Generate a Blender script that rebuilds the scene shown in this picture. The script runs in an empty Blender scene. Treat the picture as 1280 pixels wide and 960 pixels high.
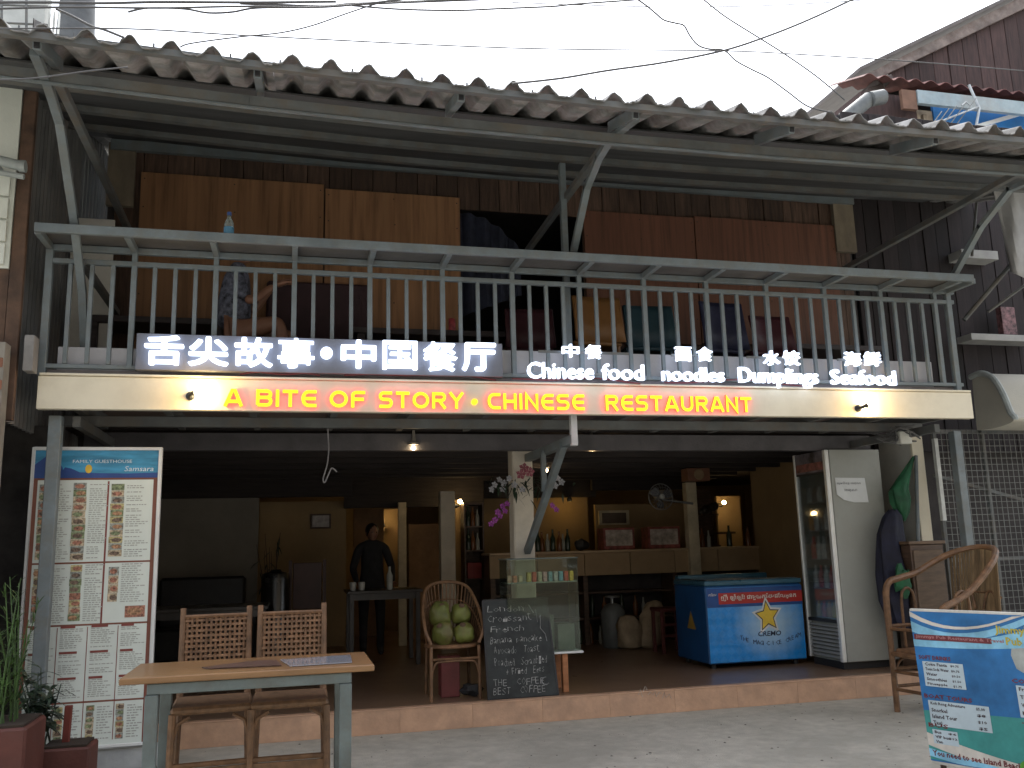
import bpy, bmesh, math, random
from mathutils import Vector, Matrix, noise as mnoise
random.seed(7)
R = math.radians
scene = bpy.context.scene
COL = scene.collection

# ------------------------------------------------------------------ camera
FPX = 1110.0                       # focal length in pixels of the 1280 px wide photograph
CAMP = Vector((0.0, -6.4, 1.4))
YAW, PITCH, ROLL = R(14.0), R(10.45), R(-1.53)
_F = Vector((math.sin(YAW)*math.cos(PITCH), math.cos(YAW)*math.cos(PITCH), math.sin(PITCH)))
_Rt = Vector((math.cos(YAW), -math.sin(YAW), 0))
_U = _Rt.cross(_F)
_r = _Rt*math.cos(ROLL) + _U*math.sin(ROLL)
_u = _U*math.cos(ROLL) - _Rt*math.sin(ROLL)
cam_d = bpy.data.cameras.new('camera'); cam = bpy.data.objects.new('camera', cam_d); COL.objects.link(cam)
m3 = Matrix((_r, _u, -_F)).transposed()
cam.matrix_world = Matrix.Translation(CAMP) @ m3.to_4x4()
cam_d.sensor_width = 36.0; cam_d.lens = 36.0*FPX/1280.0; cam_d.clip_start = 0.05; cam_d.clip_end = 500
scene.camera = cam

# ------------------------------------------------------------------ sky, sun, exposure
world = bpy.data.worlds.new('World'); scene.world = world; world.use_nodes = True
nt = world.node_tree; nt.nodes.clear()
sky = nt.nodes.new('ShaderNodeTexSky'); sky.sky_type = 'NISHITA'; sky.sun_disc = False
SUN_EL, SUN_ROT = R(62), R(25)
sky.sun_elevation = SUN_EL; sky.sun_rotation = SUN_ROT
sky.air_density = 1.0; sky.dust_density = 1.5; sky.ozone_density = 1.0
hs = nt.nodes.new('ShaderNodeHueSaturation'); hs.inputs['Saturation'].default_value = 0.3
bg = nt.nodes.new('ShaderNodeBackground'); bg.inputs['Strength'].default_value = 0.15
wo = nt.nodes.new('ShaderNodeOutputWorld')
nt.links.new(sky.outputs[0], hs.inputs['Color']); nt.links.new(hs.outputs[0], bg.inputs[0]); nt.links.new(bg.outputs[0], wo.inputs[0])
sun_d = bpy.data.lights.new('sun', 'SUN'); sun_d.energy = 1.1; sun_d.angle = R(40); sun_d.color = (1.0, 0.97, 0.92)
sun = bpy.data.objects.new('sun', sun_d); COL.objects.link(sun)
# direction towards the sun (sky rotation is measured from +Y clockwise)
_sd = Vector((math.sin(SUN_ROT)*math.cos(SUN_EL), math.cos(SUN_ROT)*math.cos(SUN_EL), math.sin(SUN_EL)))
sun.rotation_euler = _sd.to_track_quat('Z', 'Y').to_euler()
sun.location = (0, -10, 20)
vs = scene.view_settings; vs.view_transform = 'Standard'; vs.look = 'None'; vs.gamma = 1.0; vs.exposure = 1.75
vs.use_curve_mapping = False
scene.cycles.use_denoising = True
scene.cycles.max_bounces = 8; scene.cycles.transparent_max_bounces = 16
scene.cycles.sample_clamp_indirect = 4.0

# ------------------------------------------------------------------ pixel -> place
def ray(x, y):
    return _r*(x-640) - _u*(y-480) + _F*FPX
def W(x, y, Y=None, Z=None, X=None):
    d = ray(x, y)
    if Y is not None: t = (Y-CAMP.y)/d.y
    elif Z is not None: t = (Z-CAMP.z)/d.z
    else: t = (X-CAMP.x)/d.x
    return CAMP + d*t

# ------------------------------------------------------------------ materials
MATS = {}
def M(name, col, rough=.7, metal=0., var=.18, vs=5., bump=.15, bs=60., stretch=(1,1,1), rnd=0., spec=.4, stain=0., stcol=None, sts=1.3, alpha=None, coat=0):
    if name in MATS: return MATS[name]
    m = bpy.data.materials.new(name); m.use_nodes = True; n = m.node_tree.nodes; l = m.node_tree.links
    p = n['Principled BSDF']
    tc = n.new('ShaderNodeTexCoord'); mp = n.new('ShaderNodeMapping'); mp.inputs['Scale'].default_value = stretch
    oi = n.new('ShaderNodeObjectInfo')
    add = n.new('ShaderNodeVectorMath'); add.operation = 'ADD'
    sc = n.new('ShaderNodeVectorMath'); sc.operation = 'SCALE'; sc.inputs[3].default_value = 1.0
    cmb = n.new('ShaderNodeCombineXYZ')
    mul = n.new('ShaderNodeMath'); mul.operation = 'MULTIPLY'; mul.inputs[1].default_value = 37.0
    l.new(oi.outputs['Random'], mul.inputs[0])
    for k in range(3): l.new(mul.outputs[0], cmb.inputs[k])
    l.new(tc.outputs['Object'], mp.inputs[0]); l.new(mp.outputs[0], add.inputs[0])
    if rnd: l.new(cmb.outputs[0], add.inputs[1])
    nz = n.new('ShaderNodeTexNoise'); nz.inputs['Scale'].default_value = vs; nz.inputs['Detail'].default_value = 7; nz.inputs['Roughness'].default_value = .62
    l.new(add.outputs[0], nz.inputs['Vector'])
    cr = n.new('ShaderNodeValToRGB')
    lo = [max(0, c*(1-var*1.5)) for c in col]; hi = [min(1, c*(1+var*1.5)) for c in col]
    cr.color_ramp.elements[0].position = .3; cr.color_ramp.elements[1].position = .7
    cr.color_ramp.elements[0].color = (*lo, 1); cr.color_ramp.elements[1].color = (*hi, 1)
    l.new(nz.outputs['Fac'], cr.inputs[0]); out = cr.outputs[0]
    if stain:
        n2 = n.new('ShaderNodeTexNoise'); n2.inputs['Scale'].default_value = sts; n2.inputs['Detail'].default_value = 9; n2.inputs['Roughness'].default_value = .7
        l.new(add.outputs[0], n2.inputs['Vector'])
        r2 = n.new('ShaderNodeValToRGB'); r2.color_ramp.elements[0].position = .45; r2.color_ramp.elements[1].position = .62
        r2.color_ramp.elements[0].color = (0, 0, 0, 1); r2.color_ramp.elements[1].color = (stain, stain, stain, 1)
        l.new(n2.outputs['Fac'], r2.inputs[0])
        mx = n.new('ShaderNodeMixRGB'); l.new(r2.outputs[0], mx.inputs[0]); l.new(out, mx.inputs[1])
        mx.inputs[2].default_value = (*(stcol or [c*.4 for c in col]), 1); out = mx.outputs[0]
    if rnd:
        mr = n.new('ShaderNodeMapRange'); mr.inputs[3].default_value = 1-rnd; mr.inputs[4].default_value = 1+rnd
        l.new(oi.outputs['Random'], mr.inputs[0])
        hv = n.new('ShaderNodeHueSaturation'); l.new(mr.outputs[0], hv.inputs['Value']); l.new(out, hv.inputs['Color']); out = hv.outputs[0]
    l.new(out, p.inputs['Base Color'])
    rr = n.new('ShaderNodeMapRange'); rr.inputs[3].default_value = max(.02, rough-.12); rr.inputs[4].default_value = min(1, rough+.12)
    l.new(nz.outputs['Fac'], rr.inputs[0]); l.new(rr.outputs[0], p.inputs['Roughness'])
    p.inputs['Metallic'].default_value = metal; p.inputs['Specular IOR Level'].default_value = spec
    if coat: p.inputs['Coat Weight'].default_value = coat
    if bump:
        nb = n.new('ShaderNodeTexNoise'); nb.inputs['Scale'].default_value = bs; nb.inputs['Detail'].default_value = 5
        l.new(add.outputs[0], nb.inputs['Vector'])
        b = n.new('ShaderNodeBump'); b.inputs['Strength'].default_value = bump; b.inputs['Distance'].default_value = .01
        l.new(nb.outputs['Fac'], b.inputs['Height']); l.new(b.outputs[0], p.inputs['Normal'])
    MATS[name] = m; return m
def EM(name, col, s):
    if name in MATS: return MATS[name]
    m = bpy.data.materials.new(name); m.use_nodes = True; n = m.node_tree.nodes; l = m.node_tree.links
    n.remove(n['Principled BSDF']); e = n.new('ShaderNodeEmission'); e.inputs[0].default_value = (*col, 1); e.inputs[1].default_value = s
    l.new(e.outputs[0], n['Material Output'].inputs[0]); MATS[name] = m; return m
def GLASS(name, tint=(.9, .97, .94), refl=.08, milk=0.0):
    if name in MATS: return MATS[name]
    m = bpy.data.materials.new(name); m.use_nodes = True; n = m.node_tree.nodes; l = m.node_tree.links
    n.remove(n['Principled BSDF'])
    t = n.new('ShaderNodeBsdfTransparent'); t.inputs[0].default_value = (*tint, 1)
    g = n.new('ShaderNodeBsdfGlossy'); g.inputs['Roughness'].default_value = .03
    d = n.new('ShaderNodeBsdfDiffuse'); d.inputs[0].default_value = (.5, .58, .52, 1)
    lw = n.new('ShaderNodeLayerWeight'); lw.inputs[0].default_value = .3
    mr = n.new('ShaderNodeMapRange'); mr.inputs[3].default_value = refl; mr.inputs[4].default_value = .7; l.new(lw.outputs['Fresnel'], mr.inputs[0])
    a = n.new('ShaderNodeMixShader'); a.inputs[0].default_value = milk; l.new(t.outputs[0], a.inputs[1]); l.new(d.outputs[0], a.inputs[2])
    x = n.new('ShaderNodeMixShader'); l.new(mr.outputs[0], x.inputs[0]); l.new(a.outputs[0], x.inputs[1]); l.new(g.outputs[0], x.inputs[2])
    l.new(x.outputs[0], n['Material Output'].inputs[0]); MATS[name] = m; return m

# ------------------------------------------------------------------ mesh helpers
class MB:
    def __init__(s): s.v = []; s.f = []; s.m = []; s.mi = 0; s.smooth = False
    def add(s, vs_, fs):
        b = len(s.v); s.v += [Vector(p) for p in vs_]
        for f in fs: s.f.append([b+i for i in f]); s.m.append(s.mi)
        return s
    def bb(s, x0, x1, y0, y1, z0, z1):
        return s.add([(x0,y0,z0),(x1,y0,z0),(x1,y1,z0),(x0,y1,z0),(x0,y0,z1),(x1,y0,z1),(x1,y1,z1),(x0,y1,z1)],
                     [(0,3,2,1),(4,5,6,7),(0,1,5,4),(1,2,6,5),(2,3,7,6),(3,0,4,7)])
    def box(s, c, sz, rot=None):
        b = len(s.v); h = [q/2 for q in sz]; s.bb(-h[0],h[0],-h[1],h[1],-h[2],h[2])
        rot = rot or Matrix.Identity(3)
        for i in range(b, len(s.v)): s.v[i] = rot @ s.v[i] + Vector(c)
        return s
    def bar(s, p, q, w, h, up=(0,0,1)):
        p = Vector(p); q = Vector(q); d = (q-p); L = d.length; d.normalize(); up = Vector(up)
        if abs(d.dot(up)) > .98: up = Vector((0,1,0))
        side = d.cross(up).normalized(); u2 = side.cross(d)
        return s.box((p+q)/2, (L, w, h), Matrix((d, -side, u2)).transposed())
    def tube(s, pts, r, n=8, closed=False, flat=1.0):
        pts = [Vector(p) for p in pts]; k = len(pts); rs = r if isinstance(r, (list, tuple)) else [r]*k
        b = len(s.v); prev = None
        for i, p in enumerate(pts):
            if closed: t = pts[(i+1) % k]-pts[i-1]
            else: t = pts[min(i+1, k-1)]-pts[max(i-1, 0)]
            t.normalize()
            if prev is None: a = t.orthogonal().normalized()
            else:
                a = prev-t*prev.dot(t); a = a.normalized() if a.length > 1e-6 else t.orthogonal().normalized()
            prev = a; c = t.cross(a)
            for j in range(n):
                th = 2*math.pi*j/n; s.v.append(p+(a*math.cos(th)+c*math.sin(th)*flat)*rs[i])
        m = k if closed else k-1
        for i in range(m):
            for j in range(n):
                s.f.append([b+i*n+j, b+i*n+(j+1) % n, b+((i+1) % k)*n+(j+1) % n, b+((i+1) % k)*n+j]); s.m.append(s.mi)
        if not closed:
            s.f.append([b+j for j in range(n)][::-1]); s.m.append(s.mi)
            s.f.append([b+(k-1)*n+j for j in range(n)]); s.m.append(s.mi)
        return s
    def lathe(s, prof, c=(0,0,0), n=16, rot=None, cap=True):
        c = Vector(c); b = len(s.v); rot = rot or Matrix.Identity(3)
        for r, z in prof:
            for j in range(n):
                th = 2*math.pi*j/n; s.v.append(c+rot @ Vector((r*math.cos(th), r*math.sin(th), z)))
        for i in range(len(prof)-1):
            for j in range(n):
                s.f.append([b+i*n+j, b+i*n+(j+1) % n, b+(i+1)*n+(j+1) % n, b+(i+1)*n+j]); s.m.append(s.mi)
        if cap:
            s.f.append([b+j for j in range(n)][::-1]); s.m.append(s.mi)
            s.f.append([b+(len(prof)-1)*n+j for j in range(n)]); s.m.append(s.mi)
        return s
    def ball(s, c, r, n=12, k=8, sq=(1,1,1), wob=0, seed=0):
        c = Vector(c); b = len(s.v)
        for i in range(k+1):
            ph = math.pi*i/k
            for j in range(n):
                th = 2*math.pi*j/n; d = Vector((math.sin(ph)*math.cos(th), math.sin(ph)*math.sin(th), math.cos(ph)))
                rr = r*(1+wob*mnoise.noise(d*1.7+Vector((seed, 0, 0))))
                s.v.append(c+Vector((d.x*sq[0], d.y*sq[1], d.z*sq[2]))*rr)
        for i in range(k):
            for j in range(n):
                s.f.append([b+i*n+j, b+(i+1)*n+j, b+(i+1)*n+(j+1) % n, b+i*n+(j+1) % n]); s.m.append(s.mi)
        return s
    def prism(s, poly, o, ax, ay, az, t):      # polygon in plane (ax, ay) at o, thickness t along az
        o = Vector(o); ax = Vector(ax); ay = Vector(ay); az = Vector(az); k = len(poly)
        vs_ = [o+ax*x+ay*y for x, y in poly]; vs2 = [p+az*t for p in vs_]
        return s.add(vs_+vs2, [list(range(k))[::-1], list(range(k, 2*k))]+[[i, (i+1) % k, k+(i+1) % k, k+i] for i in range(k)])
    def quad(s, a, b, c, d): return s.add([a, b, c, d], [(0, 1, 2, 3)])
    def mesh(s, name, mats, off=(0,0,0), bevel=0, smooth=False, seg=1):
        me = bpy.data.meshes.new(name); off = Vector(off)
        me.from_pydata([p-off for p in s.v], [], s.f)
        for m in (mats if isinstance(mats, (list, tuple)) else [mats]): me.materials.append(m)
        me.polygons.foreach_set('material_index', s.m)
        bm = bmesh.new(); bm.from_mesh(me)
        bmesh.ops.remove_doubles(bm, verts=bm.verts, dist=1e-6)
        bmesh.ops.recalc_face_normals(bm, faces=bm.faces)
        if bevel:
            es = [e for e in bm.edges if len(e.link_faces) == 2 and e.calc_face_angle(0) > R(30)]
            bmesh.ops.bevel(bm, geom=es, offset=bevel, segments=seg, affect='EDGES', clamp_overlap=True)
        bm.to_mesh(me); bm.free()
        if smooth or s.smooth:
            me.shade_smooth(); me.set_sharp_from_angle(angle=R(38))
        me.update(); return me
def worldloc(o):
    p = Vector((0,0,0))
    while o: p = p+o.location; o = o.parent
    return p
def obj(name, mb, mats, parent=None, bevel=0, smooth=False, label=None, kind=None, local=False):
    off = Vector((0,0,0)) if (local or parent is None) else worldloc(parent)
    me = mb.mesh(name, mats, off, bevel, smooth)
    o = bpy.data.objects.new(name, me); COL.objects.link(o); o.parent = parent
    if label: o['label'] = label
    if kind: o['kind'] = kind
    return o
def place(name, me, loc, parent=None, rot=None):
    o = bpy.data.objects.new(name, me); COL.objects.link(o); o.parent = parent
    o.location = Vector(loc)-(worldloc(parent) if parent else Vector((0,0,0)))
    if rot: o.rotation_euler = rot
    return o
def thing(name, label, cat, loc=(0,0,0), group=None, kind=None):
    o = bpy.data.objects.new(name, None); COL.objects.link(o); o.location = loc; o.empty_display_size = .1
    o['label'] = label; o['category'] = cat
    if group: o['group'] = group
    if kind: o['kind'] = kind
    return o
def tag(o, label, cat, group=None):
    o['label'] = label; o['category'] = cat
    if group: o['group'] = group
    return o
def copy_tree(o, parent=None):
    c = o.copy(); COL.objects.link(c); c.parent = parent
    for ch in list(o.children): copy_tree(ch, c)
    return c
def point(name, loc, power, col, parent, r=.03):
    d = bpy.data.lights.new(name, 'POINT'); d.energy = power; d.color = col; d.shadow_soft_size = r
    o = bpy.data.objects.new(name, d); COL.objects.link(o); o.parent = parent; o.location = Vector(loc)-(worldloc(parent) if parent else Vector((0,0,0)))
    return o
def text_geo(s, offset=0., res=3, extrude=0.0):
    c = bpy.data.curves.new('t', 'FONT'); c.body = s; c.resolution_u = res; c.offset = offset; c.extrude = extrude; c.size = 1
    o = bpy.data.objects.new('t', c); COL.objects.link(o)
    dg = bpy.context.evaluated_depsgraph_get(); me = bpy.data.meshes.new_from_object(o.evaluated_get(dg))
    vs_ = [v.co.copy() for v in me.vertices]; fs = [list(p.vertices) for p in me.polygons]
    bpy.data.objects.remove(o); bpy.data.curves.remove(c); bpy.data.meshes.remove(me)
    return vs_, fs
def text_into(mb, s, o, ax, ay, az, w=None, h=None, lift=0., offset=0., res=2, depth=0., box=True, slant=0):
    """lay text s on the plane (ax, ay) with its lower left at o; w / h = wanted size in metres"""
    vs_, fs = text_geo(s, offset, res, 0.05 if depth else 0.0)
    if not vs_: return
    x0 = min(v.x for v in vs_); x1 = max(v.x for v in vs_); y0 = min(v.y for v in vs_); y1 = max(v.y for v in vs_)
    if not box: y0, y1 = 0.0, 0.7
    sx = w/(x1-x0) if w else None; sy = h/(y1-y0) if h else None
    sx = sx or sy; sy = sy or sx
    o = Vector(o); ax = Vector(ax); ay = Vector(ay); az = Vector(az)
    mb.add([o+ax*((v.x-x0)*sx+slant*(v.y-y0)*sy)+ay*((v.y-y0)*sy)+az*(lift+(depth*(v.z/.05+1)/2 if depth else 0)) for v in vs_], fs)
def arc(cx, cy, r, a0, a1, n=6, ry=None):
    ry = ry or r
    return [(cx+r*math.cos(R(a0+(a1-a0)*i/n)), cy+ry*math.sin(R(a0+(a1-a0)*i/n))) for i in range(n+1)]
# ================================================================== materials used widely
concrete = M('concrete_ground', (.49,.47,.405), .9, var=.10, vs=9, bump=.8, bs=110, stain=.6, stcol=(.31,.30,.255), sts=.8)
steel = M('grey_painted_steel', (.142,.168,.178), .5, var=.14, vs=5, bump=.1, bs=30, spec=.4, stain=.5, stcol=(.14,.135,.115), sts=9)
steel_d = M('weathered_grey_steel', (.115,.122,.122), .6, var=.2, vs=4, bump=.1, bs=30, stain=.4, stcol=(.14,.10,.06), sts=5)
cream = M('cream_fascia_paint', (.71,.65,.51), .5, var=.05, vs=2, bump=.08, bs=15, stain=.32, stcol=(.52,.46,.35), sts=3.0)
white_p = M('white_plaster', (.62,.60,.55), .8, var=.08, vs=3, bump=.15, bs=30, stain=.3, stcol=(.42,.40,.34), sts=2)
plank_m = M('dark_timber_plank', (.08,.048,.033), .75, var=.35, vs=6, bump=.5, bs=40, stretch=(6,6,.5), rnd=.35, stain=.3, sts=2)
ply_m = M('plywood', (.285,.145,.068), .65, var=.3, vs=3, bump=.2, bs=40, stretch=(7,7,.35), rnd=.15, stain=.5, stcol=(.22,.12,.06), sts=1.5)
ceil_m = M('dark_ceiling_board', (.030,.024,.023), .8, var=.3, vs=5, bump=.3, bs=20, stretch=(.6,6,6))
roof_m = M('fibre_cement_sheet', (.27,.265,.26), .9, var=.22, vs=5, bump=.3, bs=60, rnd=.12, stain=.6, stcol=(.09,.085,.07), sts=3)
floor_m = M('brown_floor_tile', (.20,.125,.08), .32, var=.15, vs=2, bump=.05, bs=12, spec=.5, stain=.4, stcol=(.10,.07,.05), sts=2)
tile_m = M('terracotta_step_tile', (.53,.33,.215), .6, var=.12, vs=5, bump=.2, bs=40, rnd=.03, stain=.5, stcol=(.36,.235,.165), sts=4)
wallY = M('ochre_wall_paint', (.30,.205,.105), .8, var=.08, vs=2, bump=.1, bs=30, stain=.25, stcol=(.36,.26,.14), sts=2)
wallD = M('dull_olive_wall_paint', (.20,.182,.155), .85, var=.1, vs=2, bump=.1, bs=30)
black_m = M('black_lacquer', (.02,.02,.022), .5, var=.2)
wood_d = M('dark_brown_wood', (.075,.045,.03), .5, var=.3, vs=6, stretch=(1,1,6), bump=.15)
wood_t = M('tan_table_wood', (.215,.115,.048), .4, var=.14, vs=4, stretch=(1,9,9), bump=.1, bs=50, coat=.1)
rattan = M('rattan_cane', (.15,.08,.04), .5, var=.3, vs=14, bump=.3, bs=80, rnd=.1)
white_em = EM('white_led_face', (.66,.77,1.0), 1.3)
warm_em = EM('warm_bulb', (1.0,.72,.35), 28.0)

# ================================================================== ground
g = MB(); g.add([(-60,-60,0),(60,-60,0),(60,60,0),(-60,60,0)], [(0,1,2,3)])
go = obj('ground', g, concrete); go['kind'] = 'structure'; go['label'] = 'stained grey concrete street in front of the restaurant'

# raised tiled floor of the restaurant
FZ = .18
fl = MB(); fl.bb(-2.05, 6.15, .935, 9.0, 0.002, FZ); fl.bb(6.151, 8.3, 4.6, 9.0, 0.002, FZ)
flo = obj('floor', fl, floor_m); flo['kind'] = 'structure'; flo['label'] = 'brown tiled raised floor of the restaurant'
tw = .58
tm = MB(); tm.bb(0, tw-.0015, 0, .012, 0, FZ-.002); tme = tm.mesh('tile', tile_m, bevel=.001)
nm = MB(); nm.bb(0, tw-.0015, 0, .075, 0, .012); nme = nm.mesh('nosing_tile', tile_m, bevel=.0015)
k = 0; x = -2.05
while x < 6.0:
    place('tile', tme, (x, .92, 0.001), flo)
    place('nosing_tile', nme, (x, .915, FZ-.004+.0005*(k % 2)), flo)
    x += tw; k += 1

# ================================================================== the restaurant building
BL = thing('restaurant_building', 'two-storey open-fronted restaurant with steel balcony and corrugated roof', 'building', (2, 1.5, 0))
# --- roof
def eave(x):
    pts = [(-2.8,4.27),(-1.58,4.22),(-.25,4.172),(1.27,4.138),(3.02,4.14),(5.06,4.174),(7.2,4.22)]
    for (a,za),(b,zb) in zip(pts, pts[1:]):
        if a <= x <= b: return za+(zb-za)*(x-a)/(b-a)
    return pts[0][1] if x < pts[0][0] else pts[-1][1]
SL = .277
def roofz(x, y): return eave(x)+.03+(y+1.5)*SL
RF = bpy.data.objects.new('roof', None); COL.objects.link(RF); RF.parent = BL; RF.location = Vector((2,0,4.2))-BL.location
PER = .22
def wave(u):
    d = abs((u % 1.0)-.5)
    return .064*max(0, math.cos(math.pi*d/.60))**1.35 if d < .30 else 0
def sheet(y0, y1, nper=5):
    b = MB(); n = 16*nper; jag = [random.uniform(-.012, .006) for _ in range(n+1)]
    for layer in (0, -.007):
        for j, yy in enumerate((y0, (y0+y1)/2, y1)):
            for i in range(n+1):
                b.v.append(Vector((i*PER/16-.02, yy+(jag[i] if j == 0 else 0), (yy+1.5)*SL+wave(i/16)+layer)))
    L = 3*(n+1)
    for j in (0, 1):
        for i in range(n):
            a = j*(n+1)+i
            b.f.append([a, a+1, a+n+2, a+n+1]); b.f.append([L+a+n+1, L+a+n+2, L+a+1, L+a])
    for i in range(n): b.f.append([i, L+i, L+i+1, i+1])
    for i in (0, n):
        for j in (0, 1):
            a = j*(n+1)+i; b.f.append([a, a+n+1, L+a+n+1, L+a])
    b.m = [0]*len(b.f)
    return b.mesh('roof_sheet', roof_m, smooth=True)
rows = [sheet(-1.53, .35), sheet(.2, 2.1), sheet(1.95, 4.2)]
X0 = -.026-.11-2*5*PER-5*PER*0
for r_i, me in enumerate(rows):
    k = 0; x = X0-5*PER
    while x < 7.2:
        o = place('roof_sheet', me, (x, 0, eave(x+.5)+.03+.012*(k % 2)*0+.008*r_i+.004*(k % 2)), RF)
        sl = (eave(x+1.0)-eave(x+.05))/.95
        o.rotation_euler = (0, -math.atan(sl), 0)
        x += 5*PER; k += 1
# fixing hooks on the eave
hk = MB(); hk.tube([(0,0,0),(0,0,.03)], .006, 6); hme = hk.mesh('roof_hook', steel_d)
x = -2.2
while x < 6.6:
    if wave((x-X0)/PER) < .01: place('roof_hook', hme, (x, -1.46, eave(x)+.045), RF)
    x += .139
# eave angle (follows the bow), beams, rafters
def xbar(name, y, zoff, w, h, mat, parent, x0=-2.7, x1=6.9, zf=None, seg=8):
    b = MB()
    for i in range(seg):
        a = x0+(x1-x0)*i/seg; c = x0+(x1-x0)*(i+1)/seg
        za = (zf or (lambda q: roofz(q, y)))(a)+zoff; zc = (zf or (lambda q: roofz(q, y)))(c)+zoff
        b.bar((a-.001,y,za),(c+.001,y,zc), w, h)
    return obj(name, b, mat, parent)
xbar('eave_angle', -1.49, -.026, .04, .04, steel_d, RF)
xbar('eave_beam', -1.1, -.165, .045, .065, steel_d, RF); xbar('beam_flange', -1.118, -.206, .03, .010, steel, RF)
for y in (-.50, .22, .95): xbar('purlin', y, -.068, .05, .05, steel_d, RF)
for i, px in enumerate((-1.41, -.24, .96, 2.10, 3.22, 4.35, 5.58)):
    b = MB(); b.bar((px,-1.46,roofz(px,-1.46)-.055-.0), (px,-1.0,roofz(px,-1.0)-.055), .045, .075)
    b2 = MB(); b2.bar((px,-1.462,roofz(px,-1.46)-.055), (px,-1.452,roofz(px,-1.46)-.055), .03, .055)  # black plate on the tube end paints the shade inside it
    ro = obj('rafter', b, steel, RF, bevel=.003); obj('end_shade_plate', b2, black_m, ro)
# dull liner boards under the sheets behind the eave beam
lin = M('grey_liner_board', (.066,.068,.07), .85, var=.2, vs=3, stretch=(.5,4,4), rnd=.12)
for k in range(7):
    ya = -.92+k*.35; yb_ = ya+.345
    b = MB()
    for i in range(6):
        xa = -2.6+i*1.55; xb = xa+1.55; 
        q = [(xa,ya,roofz(xa,ya)-.042),(xb,ya,roofz(xb,ya)-.042),(xb,yb_,roofz(xb,yb_)-.042),(xa,yb_,roofz(xa,yb_)-.042)]
        b.add(q+[(x_,y_,z_+.012) for x_,y_,z_ in q], [(0,3,2,1),(4,5,6,7),(0,1,5,4),(2,3,7,6)])
    obj('liner_board', b, lin, RF)
# roof frames: tie, bent brace, post
def bentbar(b, pts, w, h):
    for p, q in zip(pts, pts[1:]):
        d = (Vector(q)-Vector(p)).normalized()*.012
        b.bar(Vector(p)-d, Vector(q)+d, w, h)
for X, pts, post in ((-1.45, [(-1.34,4.20),(-1.06,4.17),(-.75,4.08),(-.26,3.65),(.10,3.25),(.38,2.66)], None),
                     (2.12, [(-1.40,4.12),(-.95,4.20),(-.69,4.17),(-.4,4.06),(.05,3.62)], .2),
                     (5.58, [(-1.40,4.10),(-.80,4.14),(-.45,3.95),(-.06,3.62)], None)):
    b = MB(); bentbar(b, [(X,y,z) for y, z in pts], .05, .04); obj('bent_brace', b, steel, RF)
    b = MB(); b.bar((X+.028,-1.05,4.255),(X+.028,1.47,4.20), .05, .05); obj('tie_bar', b, steel_d, RF, bevel=.003)
    if post is not None:
        b = MB(); b.bb(X-.025,X+.025,post-.025,post+.025,2.64,roofz(X,post)-.12); obj('roof_post', b, steel, RF, bevel=.003)
b = MB(); b.bar((-1.44,0.0,3.42),(-1.44,1.30,3.40), .045,.045); obj('knee_bar', b, steel_d, RF)
# --- upper back wall
UW = bpy.data.objects.new('upper_wall', None); COL.objects.link(UW); UW.parent = BL; UW.location = Vector((2,1.55,2.6))-BL.location
x = -1.56
while x < 5.74:
    w = random.uniform(.17, .23); x1 = min(x+w, 5.76)
    z0, z1 = 2.64, 5.02
    if 1.60 < (x+x1)/2 < 2.68: z0 = 4.62
    b = MB(); dy = random.uniform(0, .012); b.bb(x+.003, x1-.003, 1.56+dy, 1.585+dy, z0, z1)
    obj('plank', b, plank_m, UW, bevel=.002); x = x1
ply_r = M('shaded_reddish_plywood', (.155,.066,.038), .65, var=.26, vs=3, bump=.2, bs=40, stretch=(7,7,.35), rnd=.15, stain=.6, stcol=(.15,.065,.04), sts=1.5)  # right panels: balcony shade put into a darker, redder plywood colour
for xa, xb, zt, dy, zb in ((W(176,215,Y=1.5).x, W(405,235,Y=1.5).x, 4.755, 0, 3.05), (W(407,235,Y=1.5).x, W(575,247,Y=1.5).x, 4.715, .004, 3.08),
                       (W(730,262,Y=1.5).x, W(868,270,Y=1.5).x, 4.675, .0, 3.34), (W(869,272,Y=1.5).x, W(1043,278,Y=1.5).x, 4.69, .006, 3.36)):
    b = MB(); b.bb(xa, xb, 1.525-dy, 1.545-dy, zb, zt); pn = obj('plywood_panel', b, ply_m if xa < 1.4 else ply_r, UW, bevel=.002)
    nb_ = MB()
    for q_ in range(7):
        zz_ = zb+.06+(zt-zb-.12)*q_/6
        for xx_ in (xa+.03, (xa+xb)/2+.01*(q_ % 2), xb-.03): nb_.lathe([(.007,0),(.005,.002)], (xx_,1.5235-dy,zz_), 6, Matrix.Rotation(R(90),3,'X'))
    obj('nail_heads', nb_, M('rusty_nail', (.06,.04,.03), .7), pn, kind='stuff')
b = MB(); b.bb(-1.6, 5.8, 1.47, 1.52, 4.93, 5.02); obj('wall_plate', b, steel, UW)
b = MB(); b.bb(-1.62, -1.40, 1.50, 1.552, 4.42, 5.0); obj('corner_board', b, M('grey_brown_board', (.17,.14,.10), .8, var=.25, stretch=(1,1,.4)), UW)
b = MB(); b.bb(5.56, 5.80, 1.50, 1.552, 4.40, 4.95); obj('corner_board', b, MATS['grey_brown_board'], UW)
# dark room behind the opening
dk = M('dim_room_lining', (.05,.045,.045), .9)
b = MB(); b.bb(-1.6, 5.8, 1.60, 4.0, 5.04, 5.08); b.bb(-1.6, 5.8, 4.0, 4.05, 2.6, 5.6); b.bb(-1.62,-1.57,1.6,4.0,2.6,5.4); b.bb(5.75,5.8,1.6,4.0,2.6,5.4)
obj('room_lining', b, dk, UW)
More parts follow.
